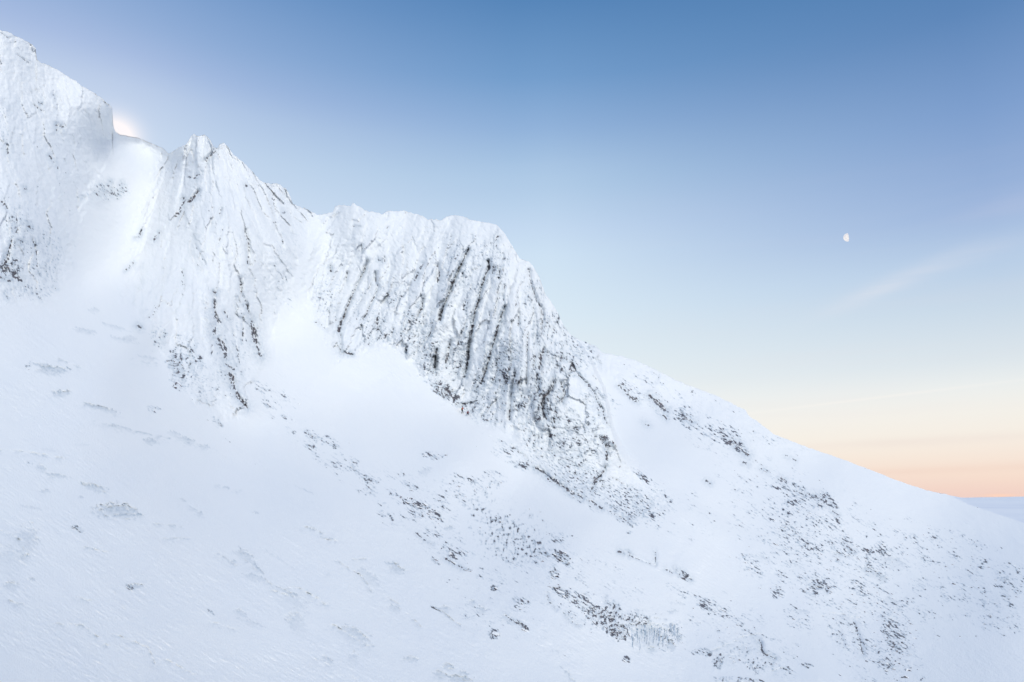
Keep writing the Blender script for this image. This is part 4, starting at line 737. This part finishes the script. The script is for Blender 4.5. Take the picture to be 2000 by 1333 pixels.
# loose rocks: traced (px, py, length, height, angle)
TR = []
def tr(f, pts):
    for u, v, L, H, a in pts:
        (x, y), = f([(u, v)]); TR.append((x, y, L, H, a))
tr(A9, [(200, 835, 17, 8, 22), (130, 800, 9, 5, 30), (315, 943, 9, 4.5, 30), (255, 477, 5, 4, 10), (368, 520, 8, 6, 35), (405, 540, 8, 5, 30), (570, 232, 12, 5, 42), (585, 285, 6, 4, 10), (710, 318, 9, 4.5, 40), (640, 245, 5, 3, 30),
 (735, 352, 6, 4.5, 50), (600, 745, 7, 5, 30), (735, 630, 6, 4, 40), (880, 650, 4, 4, 60), (925, 570, 8, 5, 40), (1125, 415, 6, 6, 60), (1295, 395, 6, 8, 60), (1185, 460, 3.5, 6, 70), (1145, 500, 9, 3, 45), (1215, 545, 4, 4, 40),
 (1155, 622, 10, 4, 38), (1240, 688, 4.5, 4, 40), (1265, 722, 5, 3, 40), (1300, 805, 3, 3, 0), (1470, 465, 6, 3, 30), (1445, 460, 6, 3, 35), (1520, 1035, 14, 6, 38), (1490, 1000, 7, 3, 45), (1678, 1045, 6, 3.4, 10),
 (1490, 1143, 8, 3.6, 2), (1480, 1252, 17, 8, 35), (1465, 1300, 16, 8, 42), (1315, 1205, 9, 14, 80), (1380, 1245, 12, 6, 35), (1245, 1085, 8, 6, 40), (1090, 992, 6, 6, 30), (952, 998, 7, 4, 10), (995, 1014, 3.6, 3.2, 0),
 (870, 880 + 0, 1, 1, 0)[:5] if False else (892, 884, 5, 3, 45), (465, 692, 4, 3, 30), (785, 1222, 12, 5, 10), (1010, 1285, 7, 4, 30), (1400, 868, 5, 4, 30), (1385, 858, 7, 3, 35), (1500, 940, 12, 3, 30), (1465, 930, 6, 2.6, 25),
 (1570, 355, 8, 2.6, 14), (1637, 358, 5, 2.4, 10), (1515, 387, 6, 2.4, 30), (1540, 320, 4, 2.4, 10), (1490, 238, 4, 3, 20), (1180, 836, 4, 2.4, 10), (1070, 330, 6, 4, 40), (900, 190, 7, 2.6, 20), (1030, 285, 7, 3, 10), (960, 300, 5, 2.6, 60),
 (932, 265, 4, 2.6, 30), (868, 268, 3, 2.4, 0), (875, 140, 5, 3.6, 20), (840, 170, 4, 2.4, 30), (610, 42, 4, 4, 60), (590, 45, 3, 3, 60), (740, 100, 7, 2.6, 40), (295, 92, 4, 3.2, 30), (108, 200, 4, 2.6, 40), (515, 180, 9, 2.6, 22), (500, 145, 5, 2.6, 40),
 (435, 195, 8, 2.2, 26), (395, 570, 8, 3, 30), (465, 580, 8, 4, 30), (340, 465, 7, 2.4, 14), (690, 425, 9, 4, 40), (755, 420, 6, 4, 40), (585, 400, 20, 6, 36), (440, 1230, 14, 9, 30), (195, 1180, 6, 8, 60), (325, 1108, 6, 4, 20), (570, 1172, 8, 4, 40),
 (148, 852, 8, 4, 20), (10, 825, 6, 6, 60), (60, 795, 10, 2.6, 45), (35, 915, 6, 3.6, 30), (225, 915, 3, 2.6, 20), (290, 880, 5, 2.4, 40), (635, 1215, 6, 3, 30), (650, 1245, 8, 3, 40), (710, 1162, 4, 3, 30), (345, 1322, 10, 4, 0), (775, 718, 8, 3, 20), (830, 745, 7, 2.6, 10),
 (895, 745, 4, 4, 70), (945, 730, 5, 3, 50), (1230, 860, 5, 3, 50), (1125, 775, 4, 3, 50), (1150, 775, 4, 2, 30), (700, 905, 10, 3, 40), (865, 1038, 3, 4, 60), (980, 925, 4, 4, 30), (1090, 1130, 3, 3, 0), (1130, 1180, 3, 4, 70), (1175, 1165, 4, 3, 20), (1280, 1200, 5, 5, 45)])
tr(A7, [(245, 38, 6, 4, 50), (295, 70, 3, 3, 40), (290, 100, 5, 2.4, 50), (312, 155, 5, 3.4, 40), (350, 122, 5, 3, 10), (590, 168, 14, 3, 22), (965, 148, 4, 3.4, 0), (845, 142, 6, 8, 60), (968, 376, 7, 4.6, 30), (1125, 400, 7, 4, -35), (1075, 340, 8, 9, 70),
 (750, 410, 5, 3.6, 10), (1052, 715, 12, 8, 35), (895, 612, 13, 5, 8), (800, 515, 12, 8, 45), (722, 556, 13, 4, 38), (830, 575, 20, 3, 34), (1235, 955, 24, 6, 36), (1185, 915, 9, 3, 30), (1125, 872, 8, 2.6, 25), (1050, 968, 14, 13, 0), (720, 828, 14, 3.4, 32),
 (385, 293, 5, 2.6, 0), (405, 300, 8, 2.6, 20), (485, 293, 6, 2, 30), (1320, 193, 3, 2.6, 0), (1240, 270, 4, 3.4, 40), (1355, 705, 11, 5, 34), (1350, 733, 7, 3, 8), (1410, 730, 22, 8, 33), (1435, 760, 14, 6, 42), (1390, 530, 18, 10, 35), (1425, 560, 22, 6, 38),
 (1380, 640, 12, 8, -20), (1580, 955, 4, 3, 0), (1770, 1120, 13, 6, 38), (1590, 890, 12, 16, 50), (1640, 790, 8, 6, 30), (1610, 805, 6, 5, 20), (1680, 860, 8, 14, 60), (1720, 985, 9, 12, 70), (1660, 925, 12, 6, 20), (1840, 880, 6, 12, -65), (1880, 890, 9, 7, 10),
 (1200, 800, 8, 3, 60), (1190, 830, 9, 3, 30), (1755, 515, 6, 3, 20), (1798, 515, 4, 5, 60), (1310, 560, 8, 13, -60), (985, 690, 3, 3, 0), (960, 712, 6, 1.8, 35), (840, 660, 5, 2, 30), (925, 595, 4, 2.4, 20), (900, 510, 6, 2.4, 40), (580, 212, 9, 7, 60),
 (660, 245, 10, 8, 30), (720, 285, 9, 6, 20), (560, 232, 14, 4, 30), (765, 262, 5, 5, 60), (640, 262, 12, 5, 25), (690, 290, 12, 4, 30), (740, 325, 12, 4, 25), (600, 240, 10, 6, 25), (520, 205, 5, 6, 70)])
tr(A6, [(1105, 190, 10, 5, 36), (1165, 243, 7, 4, 15), (1213, 308, 7, 3.6, 25), (1438, 348, 6, 4, 10), (1228, 188, 5, 4, 30), (1280, 320, 6, 4, 30), (1445, 450, 5, 5, 50), (1325, 355, 3, 3, 0), (1210, 258, 5, 2, 10), (1170, 150, 2.6, 4, 80), (905, 272, 8, 4.4, 45),
 (850, 252, 6, 2.4, 40), (787, 165, 4, 3, 40), (735, 105, 14, 5, 35), (710, 90, 6, 3.4, 50), (720, 55, 4, 4, 0), (718, 15, 10, 3, 50), (755, 35, 14, 3, 55), (820, 95, 5, 4, 30), (630, 215, 10, 5, 25), (302, 698, 9, 3.4, 30), (325, 708, 9, 3, 50), (345, 717, 5, 2.4, 20),
 (527, 943, 11, 5, 30), (118, 45, 4, 4, 60), (858, 1040, 5, 2.4, 40), (880, 1057, 4, 2.4, 50), (1048, 635, 9, 2.6, 20), (415, 860, 3, 2.4, 0), (155, 430, 3, 2.4, 0), (125, 435, 3, 2, 30), (250, 508, 3, 2.4, 0)])
tr(A8, [(1770, 228, 4, 3, 0), (1730, 217, 3.5, 2, 10), (1640, 188, 3, 1.6, 10), (350, 457, 3, 2.6, 0), (560, 466, 4, 3, 0), (707, 622, 4, 3, 20), (1690, 858, 5, 2.6, 30), (1665, 605, 14, 2.6, 30), (1685, 628, 5, 2, 10), (1745, 620, 10, 2, 38), (1920, 480, 3, 2, 0),
 (1220, 36, 5, 2, 20), (1100, 1047, 7, 4, 35), (1640, 597, 5, 3, 30), (1830, 520, 8, 3, 35), (1810, 798, 8, 3, 40), (1890, 765, 4, 2, 10), (1585, 158, 8, 1.8, 14)])
tr(A4, [(855, 672, 6, 5, 20), (775, 742, 6, 2, 40), (430, 797, 6, 9, -70), (568, 798, 6, 6, 60), (1300, 972, 12, 6, 34), (1180, 890, 14, 4, 30), (1440, 1060, 12, 4, 30), (1600, 690, 12, 10, 20), (1650, 715, 8, 5, 30), (1695, 868, 4, 4, 20), (1110, 1145, 3, 3, 0), (1180, 1165, 3, 5, 90)])
tr(A5, [(405, 415, 14, 5, 40), (435, 440, 12, 5, 40), (290, 385, 9, 4, 45), (320, 410, 6, 3, 20), (545, 490, 12, 4, 30), (440, 470, 8, 4, 30), (765, 610, 10, 8, 40), (795, 638, 14, 6, 36), (740, 590, 8, 6, 40), (700, 560, 8, 4, 40), (665, 575, 8, 3, 38), (358, 508, 9, 4, 20),
 (870, 710, 8, 3.4, 20), (950, 750, 8, 4, 20), (628, 757, 6, 4, 30), (790, 678, 6, 3, 20), (590, 605, 6, 2.6, 30)])
loose = [t for t in TR]
# more rocks of the same kinds, where the photograph shows them scattered
SC = [((1590, 1030), (120, 50), 38, 66), ((1700, 1170), (80, 60), 45, 44), ((1880, 1110), (120, 44), 24, 34), ((1960, 1170), (50, 60), 30, 22), ((1740, 1255), (46, 40), 50, 18), ((1560, 1130), (80, 30), 30, 12), ((1390, 1200), (70, 30), 28, 10)]
rs = random.Random(5)
for (cx, cy), (rx, ry), an, cnt in SC:
    for _ in range(cnt):
        g1 = rs.gauss(0, .55) * rx; g2 = rs.gauss(0, .5) * ry; a = R(30)
        x = cx + g1 * math.cos(a) - g2 * math.sin(a); y = cy + g1 * math.sin(a) + g2 * math.cos(a)
        if x > 1996 or y < np.interp(x, sx, sy) + 30: continue
        L = rs.uniform(3, 8); loose.append((x, y, L, L * rs.uniform(.3, .55), an + rs.uniform(-22, 12)))
loose = sorted(loose, key=lambda t: -t[2] * t[3])

def area_of(x, y):
    for nm, pl in (('the upper left wall', LEFT), ('the pointed buttress', MID), ('the main crag', MAIN), ('the far ridge wall', WALL)):
        if bool(inside(np.array([float(x)]), np.array([float(y)]), pl)[0]): return nm
    if y > 1130 and x > 1650: return 'the lower right hillside'
    if x > 1740: return 'the snow below the right skyline'
    if x > 1480: return 'the rock-strewn right hillside'
    if x > 1320: return 'the snow right of the icy outcrop'
    if x > 1040: return 'the ledges round the icy outcrop'
    if x > 720: return 'the slope below the main crag'
    if x > 490: return 'the snow right of the pointed buttress'
    return 'the near snow on the left'
# rock outcrops: the clusters one can point to; their blocks are parts
OUT = [ # name place, cx, cy, rx, ry, angle, extra blocks, label
 (1165, 1200, 82, 20, 36, 46, 'long dark outcrop of broken blocks running down to the ice curtain'),
 (1242, 1208, 34, 10, 2, 12, 'row of dark blocks along the ledge just above the ice curtain'),
 (1098, 1089, 25, 11, 33, 9, 'small dark reddish slab outcrop above the long broken outcrop'),
 (1083, 1121, 14, 11, -18, 7, 'small triangular speckled outcrop between the reddish slab and the long outcrop'),
 (1086, 1150, 22, 9, 33, 6, 'bare brown slab at the upper end of the long broken outcrop'),
 (822, 994, 52, 12, 26, 22, 'speckled dark reddish outcrop in the snow below the main crag'),
 (888, 1088, 36, 8, 34, 5, 'narrow line of bare stones below the speckled outcrop'),
 (1437, 1297, 30, 14, 20, 9, 'low outcrop round the snowy dome at the bottom edge'),
 (1598, 1145, 32, 10, 24, 6, 'stepped ledge with a black edge on the middle of the right hillside'),
 (1738, 1296, 22, 22, 45, 7, 'dark outcrop at the foot of the right hillside by the bottom edge'),
 (1777, 1318, 14, 20, 60, 3, 'pair of big brown boulders at the bottom edge on the right'),
 (1434, 864, 44, 14, 40, 10, 'jagged dark outcrop at the right end of the far ridge wall'),
 (1290, 792, 30, 9, 38, 5, 'dark overhanging ledge in the middle of the far ridge wall'),
 (1183, 860, 18, 9, 30, 5, 'black knob of rock above the curved crack at the right foot of the crag'),
 (1108, 958, 60, 7, 31, 12, 'dark undercut band along the bottom edge of the main crag'),
 (345, 722, 22, 40, -12, 10, 'speckled rocks at the lower left foot of the pointed buttress'),
]
def in_ell(x, y, cx, cy, rx, ry, an):
    a = R(an); u = ((x - cx) * math.cos(a) + (y - cy) * math.sin(a)) / rx; v = (-(x - cx) * math.sin(a) + (y - cy) * math.cos(a)) / ry
    return u * u + v * v
rest = []; members = [[] for _ in OUT]
for t in loose:
    ds = [(in_ell(t[0], t[1], *o_[:5]), n_) for n_, o_ in enumerate(OUT)]
    m_, n_ = min(ds)
    (members[n_] if m_ < 1.15 else rest).append(t)
ro = random.Random(21); idx = 0
def put_rock(x, y, L, H, a, parent=None):
    global idx
    o = bpy.data.objects.new('rock', STONES[idx % 12]); C.objects.link(o); idx += 1
    M = stone_matrix(x, y, L, H, a)
    if parent is not None:
        o.parent = parent; o.matrix_parent_inverse = Matrix.Translation(-parent.location)
        o.matrix_basis = M
    else: o.matrix_world = M
    return o
for o_, mem in zip(OUT, members):
    cx, cy, rx, ry, an, ex, lab = o_
    e = bpy.data.objects.new('rock_outcrop', None); C.objects.link(e); e.location = hit(cx, cy)[0]
    e['label'] = lab; e['category'] = 'outcrop'
    for _ in range(ex):
        r_ = math.sqrt(ro.random()) * .95; th = ro.uniform(0, 6.283); u = r_ * math.cos(th) * rx; v = r_ * math.sin(th) * ry; a = R(an)
        L = ro.uniform(2.6, 7.5) * (1.25 if ro.random() < .2 else 1)
        mem.append((cx + u * math.cos(a) - v * math.sin(a), cy + u * math.sin(a) + v * math.cos(a), L, L * ro.uniform(.45, .85), ro.choice([an, an, 80, 100]) + ro.uniform(-15, 15)))
    for t in mem:
        if t[0] < 1998 and t[1] < 1345: put_rock(t[0], t[1], t[2], t[3] * .95, t[4], e)

LM = [(1278, 1250, 'ice curtain'), (1165, 1200, 'long broken outcrop'), (1098, 1089, 'reddish slab'), (822, 994, 'speckled outcrop'), (888, 1088, 'line of bare stones'), (1437, 1297, 'snowy dome'),
 (1598, 1145, 'stepped ledge'), (1738, 1290, 'hillside foot outcrop'), (1777, 1318, 'pair of brown boulders'), (1434, 864, 'jagged far-wall outcrop'), (1290, 792, 'far-wall ledge'),
 (1183, 900, 'curved crack'), (1108, 958, 'undercut band'), (345, 722, 'speckled buttress foot'), (907, 805, 'two climbers'), (1256, 1090, 'long pale rib'), (1335, 1120, 'striped rib end'),
 (1990, 1180, 'right picture edge'), (1690, 1230, 'dark groove'), (1880, 1000, 'right skyline'), (1620, 978, 'rocky hillside crest'), (1735, 1072, 'upper right rock patch'), (1530, 1030, 'rock field corner'),
 (480, 795, 'buttress tip'), (683, 865, 'lone dark boulder'), (665, 690, 'crag toe'), (228, 1002, 'big wind scoop'), (102, 724, 'left ice patch'), (20, 520, 'left wall cleft'), (1400, 1200, 'pointed boulders')]
def where(x, y):
    d_, lx, ly, nm = min((math.hypot(x - a, y - b), a, b, n_) for a, b, n_ in LM if math.hypot(x - a, y - b) > 4)
    ang = math.degrees(math.atan2(y - ly, x - lx)) % 360
    dr = ['right of', 'below and right of', 'below', 'below and left of', 'left of', 'above and left of', 'above', 'above and right of'][int((ang + 22.5) // 45) % 8]
    q_ = 'just ' if d_ < 25 else ('' if d_ < 60 else 'well ')
    return q_ + dr + ' the ' + nm
recs = []
for (x, y, L, H, a) in rest[:295]:
    shp = 'sliver of' if L / H > 3.2 else ('long' if L / H > 2.4 else ('blocky' if L / H < 1.4 else 'wedge-shaped'))
    siz = 'big' if L > 13 else ('mid-sized' if L > 7.5 else ('small' if L > 5 else 'tiny'))
    lab = f'{siz} {shp} rock ' + where(x, y)
    recs.append([x, y, L, H, a, lab])
from collections import defaultdict
gr = defaultdict(list)
for r_ in recs: gr[r_[5]].append(r_)
for lab, g_ in gr.items():
    if len(g_) == 1: continue
    g_.sort(key=lambda r_: r_[0])
    names = {2: ['left one of two', 'right one of two'], 3: ['leftmost of three', 'middle of three', 'rightmost of three'], 4: ['leftmost of four', 'second from left', 'third from left', 'rightmost of four'],
             5: ['leftmost of five', 'second from left', 'middle of five', 'fourth from left', 'rightmost of five']}.get(len(g_))
    if names:
        for r_, n_ in zip(g_, names): r_[5] = lab + ', ' + n_
    else:
        g_[0][5] = lab + ', leftmost'; g_[-1][5] = lab + ', rightmost'
        rem = sorted(g_[1:-1], key=lambda r_: r_[1]); rem[0][5] = lab + ', topmost'; rem[-1][5] = lab + ', lowest'
for x, y, L, H, a, lab in recs:
    o = put_rock(x, y, L, H * .95, a); o['label'] = lab; o['category'] = 'rock'; o['group'] = 'rocks showing through the snow'

# the frozen curtain at the lower end of the long outcrop
m_ice, n, b = mat('blue_grey_ice')
tc = n.new('ShaderNodeNewGeometry').outputs['Position']
n.put(b.inputs['Base Color'], n.mix(n.sstep(n.noise(tc, 1.3, 4, .6), .4, .64), (.36, .44, .50, 1), (.80, .84, .88, 1))); b.inputs['Roughness'].default_value = .35
b.inputs['Specular IOR Level'].default_value = .3
def ice_curtain():
    root = bpy.data.objects.new('ice_curtain', None); C.objects.link(root); root.location = hit(1278, 1225)[0]
    root['label'] = 'blue grey ice curtain hanging from the ledge at the end of the long outcrop'; root['category'] = 'ice'
    ri = random.Random(4)
    for i in range(34):
        x = 1226 + i * 3.1 + ri.uniform(-1.2, 1.2); top = 1221 + ri.uniform(-3, 8) + (0 if ri.random() < .7 else 18); ln = ri.uniform(9, 34) * (1 if 1235 < x < 1325 else .6); w_ = ri.uniform(.7, 1.7) * (1.7 if ri.random() < .16 else 1)
        bm = bmesh.new(); rings = []
        pts = [hit(x + ri.uniform(-.5, .5), top + ln * t / 4) for t in range(5)]
        wd = [w_, w_ * 1.05, w_ * .9, w_ * .7, w_ * .25]
        for (p, nn, k), ww in zip(pts, wd):
            c_ = p + Vector((0, -1, 0)) * k * .2 * w_
            rings.append([bm.verts.new(c_ + Vector((math.cos(t) * ww * k, math.sin(t) * ww * k * .8, ri.uniform(-.3, .3) * k)) - root.location) for t in [q_ * math.pi / 3 for q_ in range(6)]])
        for a_, b_ in zip(rings[:-1], rings[1:]):
            for q_ in range(6): bm.faces.new((a_[q_], a_[(q_ + 1) % 6], b_[(q_ + 1) % 6], b_[q_]))
        bm.faces.new(rings[0]); bm.faces.new(rings[-1][::-1])
        bmesh.ops.recalc_face_normals(bm, faces=bm.faces)
        me = bpy.data.meshes.new('icicle'); bm.to_mesh(me); bm.free(); me.materials.append(m_ice)
        me.polygons.foreach_set('use_smooth', [True] * len(me.polygons))
        o = bpy.data.objects.new('icicle', me); C.objects.link(o); o.parent = root
ice_curtain()

# the uncounted rest: chips of stone along the rocky bands
def chips():
    msk = (dens * (PX > -5) * (PX < 2005) * (PY < 1345)).astype(float)
    msk = np.where(dens > .10, dens, 0) * ((PX > -5) & (PX < 2005) & (PY < 1340) & (PY > np.interp(PX, cols, skyj) + 8))
    pr = (msk * np.where(cl > .5, .0, 1.0)).ravel(); pr = pr / pr.sum()
    pick = rng.choice(len(pr), 2000, replace=False, p=pr)
    vs = []; fs = []; off = 0
    base = []
    for me in STONES[:6]:
        base.append((np.array([v.co[:] for v in me.vertices]), [tuple(p.vertices) for p in me.polygons]))
    rr = random.Random(3)
    for p in pick:
        i, j = divmod(int(p), PX.shape[1]); x = float(PX[i, j]); y = float(PY[i, j])
        L = min(1.2 + rr.expovariate(1 / 1.1), 4.5); on = cl[i, j] > .5 or vert[i, j] > .5
        ang = rr.choice([80, 100, 20, 10]) + rr.uniform(-20, 20) if on else 33 + rr.uniform(-22, 22)
        M = stone_matrix(x, y, L * 1.3, L * rr.uniform(.35, .6), ang)
        V, F = base[rr.randrange(6)]
        A = np.array(M); P = V @ A[:3, :3].T + A[:3, 3]
        vs.append(P); fs += [tuple(k + off for k in f) for f in F]; off += len(V)
    me = bpy.data.meshes.new('rocks'); me.from_pydata(np.concatenate(vs).tolist(), [], fs); me.update(); me.materials.append(m_rock)
    o = bpy.data.objects.new('rocks', me); C.objects.link(o); o['kind'] = 'stuff'
    o['label'] = 'countless small chips of dark rock along the rocky bands'; o['category'] = 'rocks'
chips()

# ------------------------------------------------------------------ moon
def moon():
    c = Vector(ray(1656, 464)).normalized(); Dm = 60000; p = c * Dm; rad = 8.15 / 1333 * Dm * c.y ** 0 * 1.0
    rad = 8.15 / FOC * Dm / (Vector(ray(1656, 464)).length)
    bm = bmesh.new()
    # the sunlit part of the globe only: its night side is lost in the bright air
    nu, nv = 28, 20; lam1 = R(27); g = []
    for i in range(nv + 1):
        th = math.pi * i / nv; row = []
        for j in range(nu + 1):
            ph = -math.pi / 2 - .05 + (math.pi / 2 + lam1 + .05 - .0) * j / nu * 1.0
            ph = -math.pi / 2 + (math.pi / 2 + R(13)) * j / nu
            row.append(bm.verts.new((rad * math.sin(th) * math.sin(ph), -rad * math.sin(th) * math.cos(ph), rad * math.cos(th))))
        g.append(row)
    for i in range(nv):
        for j in range(nu):
            try: bm.faces.new((g[i][j], g[i][j + 1], g[i + 1][j + 1], g[i + 1][j]))
            except ValueError: pass
    bmesh.ops.remove_doubles(bm, verts=bm.verts, dist=rad * 1e-4)
    me = bpy.data.meshes.new('moon'); bm.to_mesh(me); bm.free()
    m = bpy.data.materials.new('moonlight'); m.use_nodes = True; m.node_tree.nodes.clear(); n = N(m.node_tree)
    o_ = n.new('ShaderNodeOutputMaterial'); e = n.new('ShaderNodeEmission')
    no = n.noise(n.new('ShaderNodeTexCoord').outputs['Object'], 2.2 / rad, 3, .6)
    n.put(e.inputs[0], n.mix(n.sstep(no, .42, .62), lin(247, 243, 242), lin(222, 222, 232))); m.node_tree.links.new(e.outputs[0], o_.inputs[0])
    me.materials.append(m)
    o = bpy.data.objects.new('moon', me); C.objects.link(o); o.location = p
    o.rotation_euler = (-c).to_track_quat('-Y', 'Z').inverted().to_euler() if False else Vector(c).to_track_quat('Y', 'Z').to_euler()
    o['label'] = 'pale half moon in the blue sky on the right'; o['category'] = 'moon'
moon()

# ------------------------------------------------------------------ two climbers at the foot of the main crag
def skin(name, verts, edges, rad_, m, parent):
    me = bpy.data.meshes.new(name); me.from_pydata(verts, edges, []); o = bpy.data.objects.new(name, me); C.objects.link(o)
    o.modifiers.new('skin', 'SKIN'); sv = me.skin_vertices[0].data if me.skin_vertices else None
    if sv is None:
        bm = bmesh.new(); bm.from_mesh(me); bm.verts.layers.skin.verify(); bm.to_mesh(me); bm.free(); sv = me.skin_vertices[0].data
    for i, r_ in enumerate(rad_): sv[i].radius = (r_, r_); sv[i].use_root = (i == 0)
    sub = o.modifiers.new('sub', 'SUBSURF'); sub.levels = 1; sub.render_levels = 1
    dg = bpy.context.evaluated_depsgraph_get(); em = bpy.data.meshes.new_from_object(o.evaluated_get(dg))
    o.modifiers.clear(); o.data = em; o.data.name = name; em.materials.clear(); em.materials.append(m)
    em.polygons.foreach_set('use_smooth', [True] * len(em.polygons)); o.parent = parent; return o
def ball(name, loc, r_, m, parent, sc=(1, 1, 1)):
    bm = bmesh.new(); bmesh.ops.create_icosphere(bm, subdivisions=2, radius=r_)
    for v in bm.verts: v.co = Vector((v.co.x * sc[0], v.co.y * sc[1], v.co.z * sc[2])) + Vector(loc)
    me = bpy.data.meshes.new(name); bm.to_mesh(me); bm.free(); me.materials.append(m)
    o = bpy.data.objects.new(name, me); C.objects.link(o); o.parent = parent; return o
def climber(px, py, label, jc, rot, crouch, packc, arm_up):
    p, nn, k = hit(px, py)
    root = bpy.data.objects.new('person', None); C.objects.link(root); root.location = p - p.normalized() * .7 + Vector((0, 0, -.12)); root.rotation_euler = (0, 0, rot)
    root['label'] = label; root['category'] = 'person'; root['group'] = 'climbers at the foot of the main crag'
    jm = flat('jacket_cloth', jc); tm = flat('trouser_cloth', (.018, .018, .028)); sk = flat('skin', (.45, .27, .2)); hm = flat('helmet_shell', (.45, .06, .03) if not crouch else (.06, .02, .04), .3); pm_ = flat('pack_cloth', packc)
    if not crouch: hip, chest, neck, head = (0, 0, .90), (0, .06, 1.24), (0, .08, 1.47), (0, .12, 1.64)
    else: hip, chest, neck, head = (0, -.12, .46), (0, .12, .78), (0, .22, .98), (0, .30, 1.12)
    kn = [(-.20, .06, .48), (.26, .10, .50)] if not crouch else [(-.2, .34, .5), (.22, .30, .42)]
    an = [(-.30, -.02, .08), (.42, .05, .08)] if not crouch else [(-.2, .12, .07), (.24, -.02, .07)]
    hips = [(-.11, 0, hip[2]), (.11, 0, hip[2])]
    sh = [(-.20, chest[1] + .02, neck[2] - .08), (.20, chest[1] + .02, neck[2] - .08)]
    if arm_up: elb = [(-.38, .12, 1.15), (.44, .20, 1.36)]; hd = [(-.30, .34, 1.02), (.66, .26, 1.56)]
    else: elb = [(-.34, .34, .72), (.34, .36, .66)]; hd = [(-.22, .56, .62), (.2, .58, .52)]
    V = [hip, chest, neck, head, hips[0], kn[0], an[0], (an[0][0], an[0][1] + .16, .05), hips[1], kn[1], an[1], (an[1][0], an[1][1] + .16, .05), sh[0], elb[0], hd[0], sh[1], elb[1], hd[1]]
    E = [(0, 1), (1, 2), (2, 3), (0, 4), (4, 5), (5, 6), (6, 7), (0, 8), (8, 9), (9, 10), (10, 11), (1, 12), (12, 13), (13, 14), (1, 15), (15, 16), (16, 17)]
    Rr = [.15, .17, .06, .095, .11, .075, .055, .045, .11, .075, .055, .045, .085, .055, .042, .085, .055, .042]
    skin('body', V, E, Rr, sk, root)
    jv = [hip, chest, (neck[0], neck[1], neck[2] - .02), sh[0], elb[0], tuple(h * .85 + e * .15 for h, e in zip(hd[0], elb[0])), sh[1], elb[1], tuple(h * .85 + e * .15 for h, e in zip(hd[1], elb[1]))]
    skin('jacket', jv, [(0, 1), (1, 2), (1, 3), (3, 4), (4, 5), (1, 6), (6, 7), (7, 8)], [.19, .215, .10, .12, .085, .065, .12, .085, .065], jm, root)
    tvs = [hip, hips[0], kn[0], an[0], hips[1], kn[1], an[1]]
    skin('trousers', tvs, [(0, 1), (1, 2), (2, 3), (0, 4), (4, 5), (5, 6)], [.175, .135, .10, .08, .135, .10, .08], tm, root)
    for a_ in an: ball('boot', (a_[0], a_[1] + .07, .07), .1, tm, root, (.75, 1.7, .85))
    ball('helmet', (head[0], head[1] - .01, head[2] + .04), .135, hm, root, (.92, 1.08, .85))
    bmh = ball('backpack', (0, chest[1] - .26, chest[2] - .04), .2, pm_, root, (.9, .62, 1.45))
climber(902, 806, 'standing climber in a bright red jacket and dark trousers beside the crag foot', (.55, .03, .02), R(-60), False, (.30, .25, .03), True)
climber(912, 809.5, 'crouching climber in dark red just right of the standing climber', (.16, .01, .035), R(200), True, (.02, .02, .03), False)
